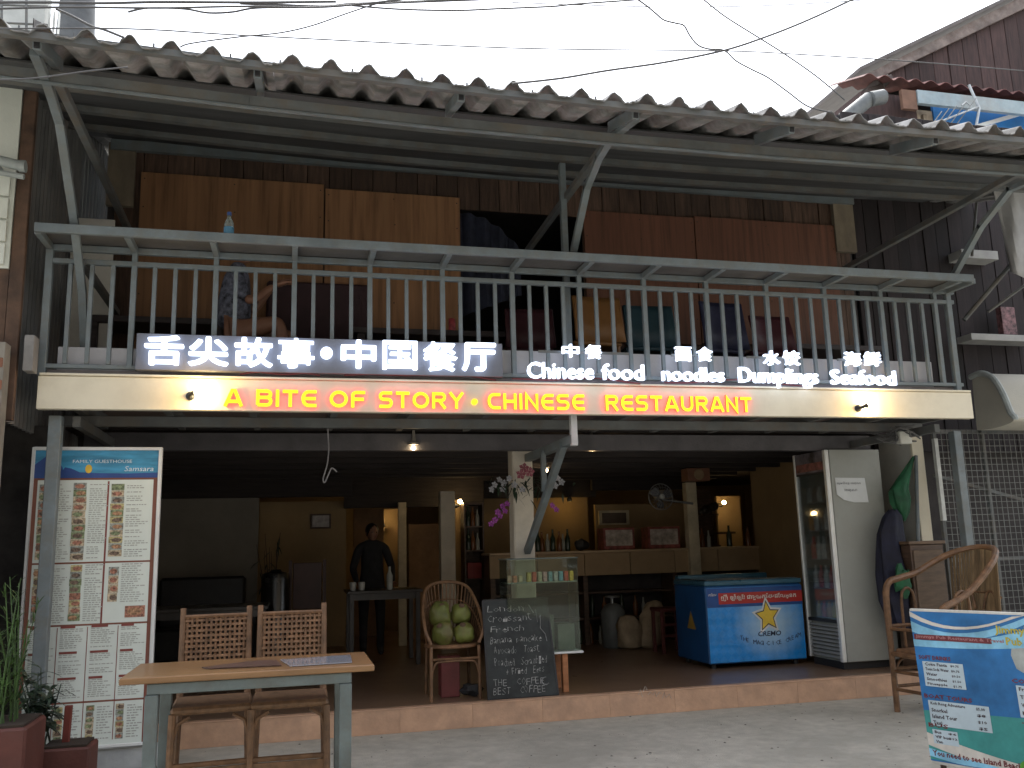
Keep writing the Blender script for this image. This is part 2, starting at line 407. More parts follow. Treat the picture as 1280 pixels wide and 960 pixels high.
# curtain hanging in the opening
cu = M('navy_cloth', (.022,.026,.045), .85, var=.3, vs=9)
b = MB(); n = 26
for i in range(n+1):
    t = i/n; xx = 1.50+.62*t; zt = 4.60-.02*t-.34*t**2.4; zb = 3.55+.25*t
    yy = 1.60+.03*math.sin(t*26)
    b.v += [Vector((xx,yy,zb)), Vector((xx,yy,zt)), Vector((xx,yy+.006,zt)), Vector((xx,yy+.006,zb))]
for i in range(n):
    for k in range(4): b.f.append([4*i+k, 4*i+(k+1) % 4, 4*i+4+(k+1) % 4, 4*i+4+k])
b.m = [0]*len(b.f); obj('curtain', b, cu, UW, smooth=True)
# --- balcony deck, soffit, beams
b = MB(); b.bb(-1.66, 5.66, .065, 4.0, 2.60, 2.64); obj('balcony_deck', b, M('deck_boards', (.16,.12,.09), .8, var=.25, stretch=(1,8,1)), BL)
sof = M('soffit_board', (.20,.15,.13), .8, var=.2, stretch=(.5,7,1))
SO = bpy.data.objects.new('soffit', None); COL.objects.link(SO); SO.parent = BL; SO.location = Vector((2,.7,2.55))-BL.location
y = .07
while y < 1.40:
    b = MB(); b.bb(-1.64, 5.64, y+.003, y+.217, 2.55, 2.572+random.uniform(0,.01)); obj('soffit_board', b, sof, SO, bevel=.002); y += .22
for X in [-1.5+i*.6 for i in range(13)]:
    b = MB(); b.bb(X-.025, X+.025, .07, 1.40, 2.44, 2.548); obj('joist', b, steel_d, SO)
b = MB(); b.bb(-1.66, 5.66, 1.41, 1.49, 2.27, 2.42); obj('front_beam', b, M('dark_beam_paint', (.085,.08,.085), .6, var=.2), BL, bevel=.004)
b = MB(); b.bb(-1.66, 5.66, .62, .67, 2.36, 2.438); obj('mid_beam', b, steel_d, BL, bevel=.004)
b = MB(); b.bb(-1.664, 5.684, 0.0, .06, 2.390, 2.616); fas = obj('fascia_board', b, cream, BL, bevel=.004)
b = MB(); b.bb(-1.655, 5.675, -.012, .062, 2.618, 2.634); obj('fascia_cap', b, cream, BL, bevel=.002)
b = MB(); b.bb(-1.64, 5.66, .075, .10, 2.642, 2.672); obj('deck_edge_strip', b, M('grey_strip', (.23,.21,.22), .7), BL)
# kick board behind the balusters
b = MB(); b.bb(1.50, 5.40, .10, .112, 2.675, 2.90); obj('kick_board', b, M('light_grey_panel', (.42,.41,.42), .6, var=.06), BL, bevel=.002)
b = MB(); b.bb(-1.58, -1.08, .11, .122, 2.675, 2.84); obj('kick_board', b, MATS['light_grey_panel'], BL, bevel=.002)
# --- railing
RL = bpy.data.objects.new('balcony_railing', None); COL.objects.link(RL); RL.parent = BL; RL.location = Vector((2,.05,2.65))-BL.location
b = MB(); b.bb(-1.68, 5.65, .03, .07, 3.415, 3.45); obj('top_rail', b, steel, RL, bevel=.003)
b = MB(); b.bb(-1.68, 5.65, .033, .067, 2.676, 2.706); obj('bottom_rail', b, steel, RL, bevel=.003)
b = MB(); b.bb(-1.68, 5.66, .03, .07, 3.505, 3.55); obj('ledge_back_rail', b, steel, RL, bevel=.003)
b = MB(); b.bb(-1.668, 5.572, -.32, -.285, 3.512, 3.574); obj('ledge_front_rail', b, steel, RL, bevel=.003)
b = MB(); b.bb(-1.66, 5.565, -.283, .10, 3.556, 3.572); obj('ledge_board', b, M('ledge_underside_board', (.085,.08,.075), .7), RL)
npitch = .1368; bx0 = -1.655
bal = MB(); bal.bb(-.014,.014,-.014,.014,0,.706); balm = bal.mesh('baluster', steel, bevel=.002)
pst = MB(); pst.bb(-.018,.018,-.018,.018,0,.83); pstm = pst.mesh('railing_post', steel, bevel=.002)
end = MB(); end.bb(-.024,.024,-.024,.024,0,.89); endm = end.mesh('railing_post', steel, bevel=.003)
br = MB(); br.bb(-.02,.02,-.283,.028,3.508,3.552); brm = br.mesh('ledge_bracket', steel, bevel=.002)
for i in range(54):
    X = bx0+i*npitch
    if i in (0, 53): place('railing_post', endm, (X, .05, 2.62), RL)
    elif i % 4 == 0: place('railing_post', pstm, (X, .05, 2.68), RL)
    else: place('baluster', balm, (X, .05, 2.709), RL)
    if i % 4 == 0 or i == 53: place('ledge_bracket', brm, (X, 0, 0), RL)
# --- white panel and low wall at the balcony end
b = MB(); b.bb(-1.78, -1.46, 1.1, 1.13, 2.65, 4.14); obj('end_panel', b, white_p, BL, bevel=.004)
b = MB(); b.bb(-1.725, -1.665, -.14, -.02, 2.62, 2.86); obj('end_block', b, M('dull_block', (.22,.21,.20), .85), BL, bevel=.004)
# --- posts and column
for X, Yp in ((-1.565, .13), (W(1200,600,Y=.62).x, .62)):
    b = MB(); b.bb(X-.04, X+.04, Yp-.04, Yp+.04, 0.001, 2.36); obj('steel_post', b, steel, BL, bevel=.004)
cx = W(655,640,Y=1.5).x
b = MB(); b.bb(cx-.095, cx+.095, 1.50, 1.69, FZ-.002, 2.42); obj('column', b, M('column_plaster', (.55,.50,.42), .8, var=.1, bump=.2, stain=.3, stcol=(.4,.36,.29)), BL, bevel=.012)
# bracket carrying the balcony
b = MB(); b.bar((2.10,.08,2.21),(2.10,1.5,2.21), .06,.07); obj('balcony_bracket', b, steel, BL, bevel=.003)
b = MB(); b.bar((2.085,.33,2.19),(2.06,1.47,1.36), .055,.055); obj('bracket_brace', b, steel, BL, bevel=.003)
b = MB(); b.bar((2.10,.10,2.16),(2.10,.10,2.40), .05,.05); obj('bracket_hanger', b, M('pale_steel', (.4,.4,.4), .5), BL, bevel=.003)
b = MB(); b.bb(2.04,2.08,.82,.86,1.86,2.20); obj('bracket_strut', b, steel, BL)
for X, xe in ((-1.45, -1.45), (5.45, 5.45)):
    b = MB(); b.bar((X,.18,2.33),(X,1.45,2.33), .05,.07); obj('side_bracket', b, steel_d, BL)
# --- ground floor room
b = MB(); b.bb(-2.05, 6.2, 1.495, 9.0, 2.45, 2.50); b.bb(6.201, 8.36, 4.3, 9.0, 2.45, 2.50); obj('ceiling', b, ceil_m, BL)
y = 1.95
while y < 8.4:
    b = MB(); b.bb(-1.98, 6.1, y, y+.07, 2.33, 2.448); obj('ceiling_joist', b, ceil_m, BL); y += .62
b = MB(); b.bb(-2.05, -1.98, .96, 9.0, FZ, 2.448); obj('side_wall', b, wallD, BL)
b = MB(); b.bb(6.05, 6.17, 1.32, 1.94, FZ, 2.55); obj('side_wall', b, M('side_wall_plaster', (.50,.49,.45), .8, var=.08), BL)
b = MB(); b.bb(6.05, 6.17, 1.942, 4.6, FZ, 2.44); obj('side_wall', b, wallY, BL)
b = MB(); b.bb(8.3, 8.36, 4.3, 9.0, .0, 2.448); b.bb(6.171, 8.3, 4.48, 4.6, .0, 2.448); obj('side_wall', b, wallY, BL)
b = MB(); b.bb(6.045, 6.175, 1.285, 1.318, .19, 2.40); obj('wall_end', b, cream, BL, bevel=.004)
b = MB(); b.bb(-2.0, 8.3, 8.95, 9.0, FZ, 2.448); obj('rear_wall', b, wallY, BL)
def panel(name, x0, x1, y0, y1, Y, mat, t=.06, bevel=.003, parent=None):
    a = W(x0, y1, Y=Y); c = W(x1, y0, Y=Y); a2 = W((x0+x1)/2, y1, Y=Y); c2 = W((x0+x1)/2, y0, Y=Y)
    b = MB(); ym = max(y0+4, min(y1-4, 665)); b.bb(W(x0,ym,Y=Y).x, W(x1,ym,Y=Y).x, Y, Y+t, max(FZ+.001, a2.z), c2.z); return obj(name, b, mat, parent or BL, bevel=bevel)
panel('partition_wall', 185, 323, 621, 900, 5.2, wallD)
panel('partition_wall', 324, 433, 627, 900, 6.0, wallY)
panel('partition_wall', 442, 480, 636, 900, 7.2, M('brown_wall_paint', (.30,.18,.10), .8))
panel('partition_wall', 478, 500, 636, 900, 7.9, wallY)
panel('door_jamb', 498, 508, 628, 900, 5.6, M('cream_jamb', (.50,.43,.30), .7))
panel('partition_wall', 511, 556, 655, 900, 6.3, M('brown_wall_paint', (.30,.18,.10), .8))
panel('rear_post', 551, 569, 614, 900, 4.9, M('column_plaster', (.55,.50,.42), .8), t=.16)
panel('partition_wall', 569, 579, 625, 900, 5.6, wallY)
panel('partition_wall', 604, 736, 622, 900, 6.2, wallY)
panel('partition_wall', 745, 862, 630, 900, 5.9, wallY)
panel('rear_post', 861, 874, 603, 900, 4.45, M('cream_jamb', (.50,.43,.30), .7), t=.12)
panel('partition_wall', 898, 928, 620, 900, 6.4, wallY)
for px0, px1, yy0, yy1, Y in ((430,605,598,634,5.7),(604,745,575,622,5.95),(740,870,580,612,5.7),(180,440,590,622,5.1)):
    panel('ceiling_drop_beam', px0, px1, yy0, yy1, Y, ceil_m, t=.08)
panel('window_frame', 749, 787, 638, 656, 5.85, M('cream_jamb', (.50,.43,.30), .7), t=.04)
panel('window_pane', 753, 783, 641, 654, 5.835, M('mirror_pane', (.10,.075,.06), .2), t=.01)

# pale chalk scrawl on the step tiles
b = MB(); rg = random.Random(2)
for k in range(7):
    p = W(798+k*6, 866+.8*k+rg.uniform(-3,3), Y=.917); b.tube([(p.x,.9165,p.z),(p.x+.02,.9165,p.z+rg.uniform(.01,.05)),(p.x+.035,.9165,p.z+rg.uniform(-.02,.02))], .003, 4)
obj('chalk_scrawl', b, M('pale_chalk_mark', (.42,.36,.31), .9), flo, kind='stuff')
# ================================================================== lit signs
AX = Vector((1,0,0)); AZ = Vector((0,0,1)); AYn = Vector((0,-1,0))
led_side = M('led_letter_side', (.7,.72,.78), .5)
def plain(name, b, mat, parent):
    me = bpy.data.meshes.new(name); off = worldloc(parent); me.from_pydata([p-off for p in b.v], [], b.f); me.materials.append(mat); me.update()
    o = bpy.data.objects.new(name, me); COL.objects.link(o); o.parent = parent; return o
def px_box_char(name, ch, x0, x1, ytop, ybot, Y, parent, mats, offset=.03, depth=.035):
    xm = (x0+x1)/2
    a = W(x0, ybot, Y=Y); c = W(x1, ytop, Y=Y); zb = W(xm, ybot, Y=Y).z; zt = W(xm, ytop, Y=Y).z
    vs_, fs = text_geo(ch, 0, 3, .05)
    mx0 = min(v.x for v in vs_); mx1 = max(v.x for v in vs_); my0 = min(v.y for v in vs_); my1 = max(v.y for v in vs_)
    b = MB(); X0_, X1_ = W(x0,(ytop+ybot)/2,Y=Y).x, W(x1,(ytop+ybot)/2,Y=Y).x
    rx, rz = (X1_-X0_)*offset, (zt-zb)*offset; X0_ += rx; X1_ -= rx; zb += rz; zt -= rz
    for q in range(9):
        dx, dz = (0, 0) if q == 8 else (rx*math.cos(q*math.pi/4), rz*math.sin(q*math.pi/4))
        b.add([Vector((X0_+dx+(v.x-mx0)/(mx1-mx0)*(X1_-X0_), Y-(depth+.0004*q)*(v.z/.05+1)/2, zb+dz+(v.y-my0)/(my1-my0)*(zt-zb))) for v in vs_], fs)
    return plain(name, b, mats, parent)
YS = -.045
S1 = thing('led_sign', 'row of eight large glowing white Chinese characters on a grey panel on the balcony railing', 'sign', (.2, -.04, 2.66), 'white LED signs on the balcony')
a = W(170,440,Y=-.03); c = W(628,445,Y=-.03)
b = MB(); b.bb(a.x, c.x, -.034, .026, 2.662, 2.918); obj('backing_panel', b, M('grey_sign_panel', (.15,.155,.18), .55, var=.06), S1, bevel=.003)
for ch, x0, x1, yt, yb in (('舌',181,230,420,457),('尖',236,286,422,458),('故',293,341,423,459.5),('事',347,393,424,460.5),('中',426,470,426,461),('国',478,521,427,462.5),('餐',529,571,428.5,464.5),('厅',577,619,429.5,464.5)):
    px_box_char('character', ch, x0, x1, yt, yb, YS, S1, white_em, offset=.014 if ch in '餐事国' else .026)
b = MB(); p = W(408,442,Y=YS); b.lathe([(.042,0),(.042,.035)], (p.x,YS,p.z), 20, Matrix.Rotation(R(90),3,'X')); obj('dot', b, white_em, S1)
for X in (-.95,.2,1.4):
    pass
def small_sign(label, chars, words):
    p = W(words[0][1], 470, Y=YS)
    t = thing('led_sign', label, 'sign', (p.x, -.04, 2.65), 'white LED signs on the balcony')
    for ch, x0, x1, yt, yb in chars:
        px_box_char('character', ch, x0, x1, yt, yb, YS, t, white_em, offset=.016, depth=.03)
    xs = []
    for word, x0, x1, ybase, hcap in words:
        vs_, fs = text_geo(word, 0, 3)
        w0 = min(v.x for v in vs_); w1 = max(v.x for v in vs_)
        A = W(x0, ybase, Y=YS); B_ = W(x1, ybase, Y=YS); s = (B_.x-A.x)/(w1-w0)
        zb = 2.655; sz = hcap/.70
        for i, ch in enumerate(word):
            full = text_geo(word[:i+1], 0.0, 1)[0]; r1 = max(v.x for v in full)
            vs2, fs2 = text_geo(ch, 0, 3, .05)
            wid = max(v.x for v in text_geo(ch, 0, 1)[0])
            b = MB()
            for q in range(9):
                dx, dz = (0, 0) if q == 8 else (.0014*math.cos(q*math.pi/4), .0014*math.sin(q*math.pi/4))
                b.add([Vector((A.x+dx+(r1-wid-w0+v.x)*s, YS-(.03+.0004*q)*(v.z/.05+1)/2, zb+dz+v.y*sz)) for v in vs2], fs2)
            plain('letter', b, white_em, t)
        xs += [A.x, B_.x]
    b = MB(); b.bb(min(xs)+.02, max(xs)-.02, -.030, -.018, 2.69, 2.71); b.bb(min(xs)+.1, max(xs)-.1, -.030, -.018, 2.86, 2.878)
    obj('mounting_rail', b, steel_d, t)
    b = MB()
    for q in (.2,.8):
        X = min(xs)+(max(xs)-min(xs))*q; b.bb(X-.008,X+.008,-.018,.034,2.692,2.706)
    obj('mounting_clip', b, steel_d, t)
small_sign('glowing white sign Chinese food under the characters 中餐 on balcony', [('中',702,723,431,447),('餐',731,751,432,449)], [('Chinese',659,741,472,.122),('food',752,804,474,.122)])
small_sign('glowing white sign noodles under the characters 面食 on balcony', [('面',843,863,434.5,452),('食',870,889,434.5,452)], [('noodles',827,904,475,.112)])
small_sign('glowing white sign Dumplings under the characters 水饺 on balcony', [('水',953,973,439,457),('饺',978,998,439,457)], [('Dumplings',923,1021,478,.122)])
small_sign('glowing white sign Seafood under the characters 海鲜 on balcony', [('海',1054,1074,440.5,458),('鲜',1079,1099,440.5,458)], [('Seafood',1038,1118,480,.122)])

# --- yellow and red English sign on the fascia: stroke letters
yel = EM('yellow_led_face', (1.0,.56,.02), .8); red = EM('red_led_side', (1.0,.03,.02), 1.8)
T = .19; hT = T/2
def rc(pts): return pts
GL = {
 'A': (1.02, [[(hT*.6,0),(.43,1-hT),(.59,1-hT),(1.02-hT*.6,0)], [(.24,.28),(.78,.28)]]),
 'B': (.92, [[(hT,0+hT),(hT,1-hT),(.62,1-hT)]+arc(.62,.72,.20,90,-90,6,.19)+[(hT,.53)], [(.4,.53),(.64,.53)]+arc(.64,.31,.2,90,-90,6,.215)+[(hT,hT)]]),
 'I': (T, [[(hT,0),(hT,1)]]),
 'T': (.88, [[(0,1-hT),(.88,1-hT)], [(.44,1-T),(.44,0)]]),
 'E': (.88, [[(.88,1-hT),(.42,1-hT)]+arc(.42,.5,.42-hT,90,270,10,.5-hT)+[(.88,hT)], [(.2,.5),(.84,.5)]]),
 'C': (.88, [[(.88,1-hT),(.42,1-hT)]+arc(.42,.5,.42-hT,90,270,10,.5-hT)+[(.88,hT)]]),
 'O': (1.08, [arc(.54,.5,.54-hT,90,450,22,.5-hT)]),
 'F': (.84, [[(.84,1-hT),(.35,1-hT)]+arc(.35,.75,.35-hT,90,180,4,.25-hT)+[(hT,0)], [(.2,.5),(.76,.5)]]),
 'S': (.90, [[(.86,1-hT),(.30,1-hT)]+arc(.30,.71,.30-hT,90,270,6,.195)+[(.60,.515)]+arc(.60,.305,.30-hT,90,-90,6,.21)+[(.03,hT)]]),
 'R': (.92, [[(hT,0),(hT,1-hT),(.62,1-hT)]+arc(.62,.70,.20,90,-90,6,.205)+[(hT+.1,.495)], [(.50,.44),(.86,0)]]),
 'Y': (.98, [[(.06,1),(.49,.48),(.92,1)], [(.49,.5),(.49,0)]]),
 'H': (.90, [[(hT,0),(hT,1)], [(.90-hT,0),(.90-hT,1)], [(T,.5),(.9-T,.5)]]),
 'N': (.92, [[(hT,0),(hT,1-hT*.6),(.92-hT,hT*.6),(.92-hT,1)]]),
 'U': (.92, [[(hT,1),(hT,.40)]+arc(.46,.40,.46-hT,180,360,8,.40-hT)+[(.92-hT,1)]]),
}
def ribbon(pts, t):
    L = []; Rr = []; k = len(pts); closed = (Vector(pts[0])-Vector(pts[-1])).length < 1e-3
    for i, p in enumerate(pts):
        p = Vector(p)
        if closed: a = Vector(pts[i-1 if i > 0 else k-2]); c = Vector(pts[i+1 if i < k-1 else 1])
        else: a = Vector(pts[max(i-1,0)]); c = Vector(pts[min(i+1,k-1)])
        d1 = (p-a).normalized() if (p-a).length > 1e-6 else (c-p).normalized()
        d2 = (c-p).normalized() if (c-p).length > 1e-6 else d1
        n1 = Vector((-d1.y, d1.x)); n2 = Vector((-d2.y, d2.x)); n = (n1+n2).normalized()
        s = t/2/max(.45, n.dot(n1)); L.append(p+n*s); Rr.append(p-n*s)
    return L, Rr
def stroke_letter(ch, x, z, w, h, Y, parent):
    gw, strokes = GL[ch]; b = MB()
    for si, st in enumerate(strokes):
        L, Rr = ribbon(st, T); k = len(st); yf = Y-.030-.0007*si
        base = len(b.v)
        for yy in (Y-.004, yf):
            for P in (L, Rr):
                for q in P: b.v.append(Vector((x+q.x/gw*w, yy, z+q.y*h)))
        for i in range(k-1):
            f0 = base+2*k
            b.f.append([f0+i, f0+i+1, f0+k+i+1, f0+k+i]); b.m.append(0)
            b.f.append([base+i, base+i+1, f0+i+1, f0+i]); b.m.append(1)
            b.f.append([base+k+i+1, base+k+i, f0+k+i, f0+k+i+1]); b.m.append(1)
        for i in (0, k-1):
            b.f.append([base+i, base+k+i, base+3*k+i, base+2*k+i]); b.m.append(1)
    me = bpy.data.meshes.new('letter'); off = worldloc(parent)
    me.from_pydata([p-off for p in b.v], [], b.f); me.materials.append(yel); me.materials.append(red)
    me.polygons.foreach_set('material_index', b.m); me.update()
    o = bpy.data.objects.new('letter', me); COL.objects.link(o); o.parent = parent; return o
S2 = thing('led_sign', 'long line of glowing yellow and red English capitals on the cream fascia', 'sign', (1.5, -.002, 2.39))
def px_word(word, x0, x1, hz=(2.418, 2.540)):
    z0, z1 = hz; A = W(x0,500,Y=-.03).x; B_ = W(x1,510,Y=-.03).x
    tot = sum(GL[c][0] for c in word)+.20*(len(word)-1); s = (B_-A)/tot; x = A
    for c in word:
        stroke_letter(c, x, z0, GL[c][0]*s, z1-z0, -.0, S2); x += (GL[c][0]+.20)*s
px_word('A', 280, 303); px_word('BITE', 320, 395.5); px_word('OF', 412, 456.5); px_word('STORY', 473.5, 580)
px_word('CHINESE', 609.5, 731); px_word('RESTAURANT', 757, 940)
p = W(593.5,502,Y=-.03); b = MB(); b.lathe([(.022,0),(.022,.027)], (p.x,-.004,p.z), 14, Matrix.Rotation(R(90),3,'X')); obj('dot', b, [yel], S2)

# --- two warm spot lamps on the fascia
def fascia_lamp(x, y, label):
    p = W(x, y, Y=-.09); t = thing('wall_lamp', label, 'lamp', (p.x, 0, p.z), 'warm lamps on the cream fascia')
    b = MB(); b.lathe([(.03,0),(.03,.012),(.012,.02),(.012,.045)], (p.x-.05,-.001,p.z-.01), 12, Matrix.Rotation(R(90),3,'X')); obj('mount', b, black_m, t, smooth=True)
    b = MB(); b.tube([(p.x-.05,-.045,p.z-.01),(p.x-.03,-.075,p.z),(p.x-.012,-.08,p.z+.002)], [.012,.014,.024], 10); obj('socket', b, black_m, t, smooth=True)
    b = MB(); b.ball((p.x+.018,-.085,p.z+.004), .030, 12, 8); obj('bulb', b, EM('fascia_bulb', (1.0,.80,.45), 40), t, smooth=True)
    point('glow', (p.x+.018,-.135,p.z+.002), 1.4, (1.0,.54,.07), t, .03)
fascia_lamp(246, 491, 'glowing warm bulb lamp on the cream fascia left of the yellow lettering')
fascia_lamp(1087, 507, 'glowing warm bulb lamp on the cream fascia below the Seafood sign')
# loose cables along the deck edge under the signs
for i, (xa, xb, dz) in enumerate(((300,400,.0),(430,620,.005),(640,800,.0),(830,1010,.004))):
    pts = []
    for q in range(13):
        t_ = q/12; p = W(xa+(xb-xa)*t_, 470, Y=-.02); pts.append((p.x, -.022, 2.645+.028*math.sin(t_*math.pi)*(1 if i % 2 else .6)+.01*math.sin(t_*9+i)))
    b = MB(); b.tube(pts, .006, 6); o = obj('sign_cable', b, M('dark_red_cable', (.10,.02,.025), .5), S1, smooth=True)
# ================================================================== things in front
# --- tall menu board at the left post
wf = M('white_frame', (.66,.67,.66), .45, var=.05); paper = M('menu_paper', (.66,.71,.66), .55, var=.04, vs=2, bump=0)
brown_b = M('menu_brown_border', (.20,.075,.05), .6, var=.08, bump=0); ink = M('menu_ink', (.38,.385,.355), .7, var=.1, bump=0)
ink_r = M('menu_brown_ink', (.22,.06,.05), .7, var=.1, bump=0)
MBD = thing('menu_board', 'tall framed menu board with food photos behind the left steel post', 'menu board', (-1.33,.3,0))
YB = .30
o0 = W(30,938,Y=YB); tl = W(42,563,Y=YB); tr = W(201,562,Y=YB); br_ = W(182,934,Y=YB)
mx0, mx1, mz0, mz1 = tl.x+.015, tr.x-.01, o0.z, tl.z
def mq(b, u0, u1, v0, v1, lift):        # u across, v downward, both 0..1 inside the board
    xa, xb = mx0+(mx1-mx0)*u0, mx0+(mx1-mx0)*u1; za, zb = mz1-(mz1-mz0)*v1, mz1-(mz1-mz0)*v0
    b.add([(xa,YB-lift,za),(xb,YB-lift,za),(xb,YB-lift,zb),(xa,YB-lift,zb)], [(0,1,2,3)])
b = MB(); b.bb(mx0,mx1,YB,YB+.03,mz0,mz1); obj('panel', b, paper, MBD)
fw = .022
b = MB(); b.bb(mx0-fw,mx0,YB-.012,YB+.035,mz0-fw,mz1+fw); b.bb(mx1,mx1+fw,YB-.012,YB+.035,mz0-fw,mz1+fw); b.bb(mx0,mx1,YB-.012,YB+.035,mz1,mz1+fw); b.bb(mx0,mx1,YB-.012,YB+.035,mz0-fw,mz0); obj('frame', b, wf, MBD, bevel=.003)
b = MB(); b.bb(mx0-.03,mx1+.12,YB+.01,YB+.09,.02,mz0-fw-.003); obj('plinth', b, M('galvanised_grey', (.33,.34,.34), .5, var=.15), MBD, bevel=.004)
b = MB()
mq(b,0,.032,.105,1,.0015); mq(b,.965,1,.105,1,.0015); mq(b,0,1,.098,.105,.0015)
for v in (.39,.60,.855): mq(b,.03,.97,v,v+.006,.0015)
obj('brown_border', b, brown_b, MBD)
b = MB(); mq(b,.0,1,0,.098,.0015); obj('header_sky', b, M('header_blue', (.05,.25,.42), .5, var=.3, vs=3, stretch=(1,1,6), bump=0), MBD)
b = MB(); P = lambda u, v, l: (mx0+(mx1-mx0)*u, YB-l, mz1-(mz1-mz0)*v)
b.add([P(0,.098,.003),P(0,.05,.003),P(.06,.03,.003),P(.11,.012,.003),P(.14,.004,.003),P(.17,.03,.003),P(.22,.06,.003),P(.24,.098,.003)], [list(range(8))])
b.add([P(.18,.098,.0035),P(.24,.06,.0035),P(.29,.064,.0035),P(.36,.078,.0035),P(.5,.081,.0035),P(.75,.083,.0035),P(1,.08,.0035),P(1,.098,.0035)], [list(range(8))])
obj('header_hills', b, M('header_dark_blue', (.03,.07,.24), .5, bump=0), MBD)
b = MB(); b.add([P(.43+.028*math.cos(q*.4488), .066+.0155*math.sin(q*.4488), .004) for q in range(14)], [list(range(14))]); obj('header_sun', b, M('header_yellow', (.75,.48,.05), .5, bump=0), MBD)
hw = M('header_white', (.62,.70,.74), .5, bump=0)
b = MB(); zt_ = mz1-(mz1-mz0)*.045; text_into(b, 'FAMILY GUESTHOUSE', (mx0+(mx1-mx0)*.30,YB-.004,zt_), AX, AZ, AYn, w=(mx1-mx0)*.48, h=.022)
text_into(b, 'Samsara', (mx0+(mx1-mx0)*.72,YB-.004,mz1-(mz1-mz0)*.075), AX, AZ, AYn, w=(mx1-mx0)*.24, h=.035, slant=.2); obj('header_lettering', b, hw, MBD)
rng = random.Random(3)
FC = [M('food_'+n, c, .5, var=.55, vs=60, bump=0) for n, c in (('orange',(.36,.20,.11)),('tan',(.44,.36,.25)),('brown',(.16,.11,.08)),('green',(.20,.24,.13)),('red',(.33,.15,.10)),('grey',(.27,.28,.25)),('yellow',(.42,.36,.18)))]
bt = MB(); bph = MB(); br2 = MB()
def textcol(u0, u1, v0, v1, step=.0075, head=False):
    v = v0
    while v < v1:
        L = rng.uniform(.45,.95); u = u0
        while u < u0+(u1-u0)*L:
            wlen = rng.uniform(.012,.04); mq(bt, u, min(u+wlen,u1), v, v+step*.42, .002); u += wlen+.008
        if rng.random() < .10: v += step
        v += step
def photos(u0, u1, v0, v1, n):
    h = (v1-v0)/n
    for i in range(n):
        bph.mi = rng.choice((1,1,1,5,5,6,3,4)); mq(bph, u0+rng.uniform(0,.008), u1-rng.uniform(0,.008), v0+h*i, v0+h*(i+1)-.001, .0022)
        bph.mi = rng.choice((0,2,2,3,4)); k = 9; cu_, cv_ = (u0+u1)/2+rng.uniform(-.01,.01), v0+h*(i+.5); ru, rv = (u1-u0)*.36, h*.32
        bph.add([P(cu_+ru*math.cos(q*2*math.pi/k), cv_+rv*math.sin(q*2*math.pi/k), .0032) for q in range(k)], [list(range(k))])
# upper half: three columns with photo strips
photos(.045,.125,.12,.38,9); photos(.315,.43,.115,.385,11); photos(.62,.735,.12,.375,11)
photos(.045,.11,.41,.59,6); photos(.33,.43,.40,.59,8); photos(.635,.72,.41,.53,4)
textcol(.15,.31,.12,.38); textcol(.45,.60,.12,.38); textcol(.75,.94,.125,.38); textcol(.15,.31,.41,.59); textcol(.45,.60,.40,.59); textcol(.74,.94,.40,.54)
photos(.78,.95,.545,.585,1)
mq(br2,.59,.605,.11,.60,.0012)
for u in (.04,.275,.515,.75):
    for v0, v1 in ((.615,.68),(.70,.765),(.785,.845)):
        mq(br2,u+.01,u+.01+rng.uniform(.10,.15),v0-.010,v0-.002,.0022); textcol(u+.01,u+.20,v0,v1,.0068)
    textcol(u+.09,u+.21,.875,.985,.0085)
    if u > .2: photos(u+.0,u+.07,.87,.985,6)
    mq(br2,u+.218,u+.224,.61,.985,.0018)
obj('menu_lines', bt, ink, MBD, kind='stuff'); obj('food_photos', bph, FC, MBD, kind='stuff'); obj('menu_headings', br2, ink_r, MBD, kind='stuff')

# --- bar table
TZ = .90; tsteel = M('table_steel', (.115,.14,.138), .5, var=.15, stain=.4, stcol=(.09,.08,.06), sts=8)
TB = thing('bar_table', 'narrow wooden bar table on grey steel legs in front of stools', 'table', (-.16,-1.95,0))
c0 = W(151,847,Z=TZ); c1 = W(469,832,Z=TZ); tx0, tx1 = c0.x, c1.x; ty0, ty1 = -2.21, -1.66
b = MB(); b.bb(tx0,tx1,ty0,ty1,TZ-.028,TZ); obj('table_top', b, wood_t, TB, bevel=.004)
for ya in (ty0+.015, ty1-.05):
    b = MB(); b.bb(tx0+.11,tx1-.10,ya,ya+.035,TZ-.075,TZ-.03); obj('apron', b, tsteel, TB, bevel=.003)
for X in (tx0+.13, tx1-.125):
    for Y in (ty0+.035, ty1-.035):
        b = MB(); b.bb(X-.026,X+.026,Y-.026,Y+.026,.001,TZ-.0765); obj('leg', b, tsteel, TB, bevel=.003)
b = MB(); b.bar((tx0+.157,ty1-.035,.79),(tx1-.152,ty1-.035,.83), .03,.03); obj('brace', b, tsteel, TB, bevel=.002)
b = MB(); b.bar((tx0+.13,ty0+.062,.20),(tx0+.13,ty1-.062,.20), .03,.03); b.bar((tx1-.125,ty0+.062,.20),(tx1-.125,ty1-.062,.20), .03,.03); obj('foot_bar', b, tsteel, TB, bevel=.002)
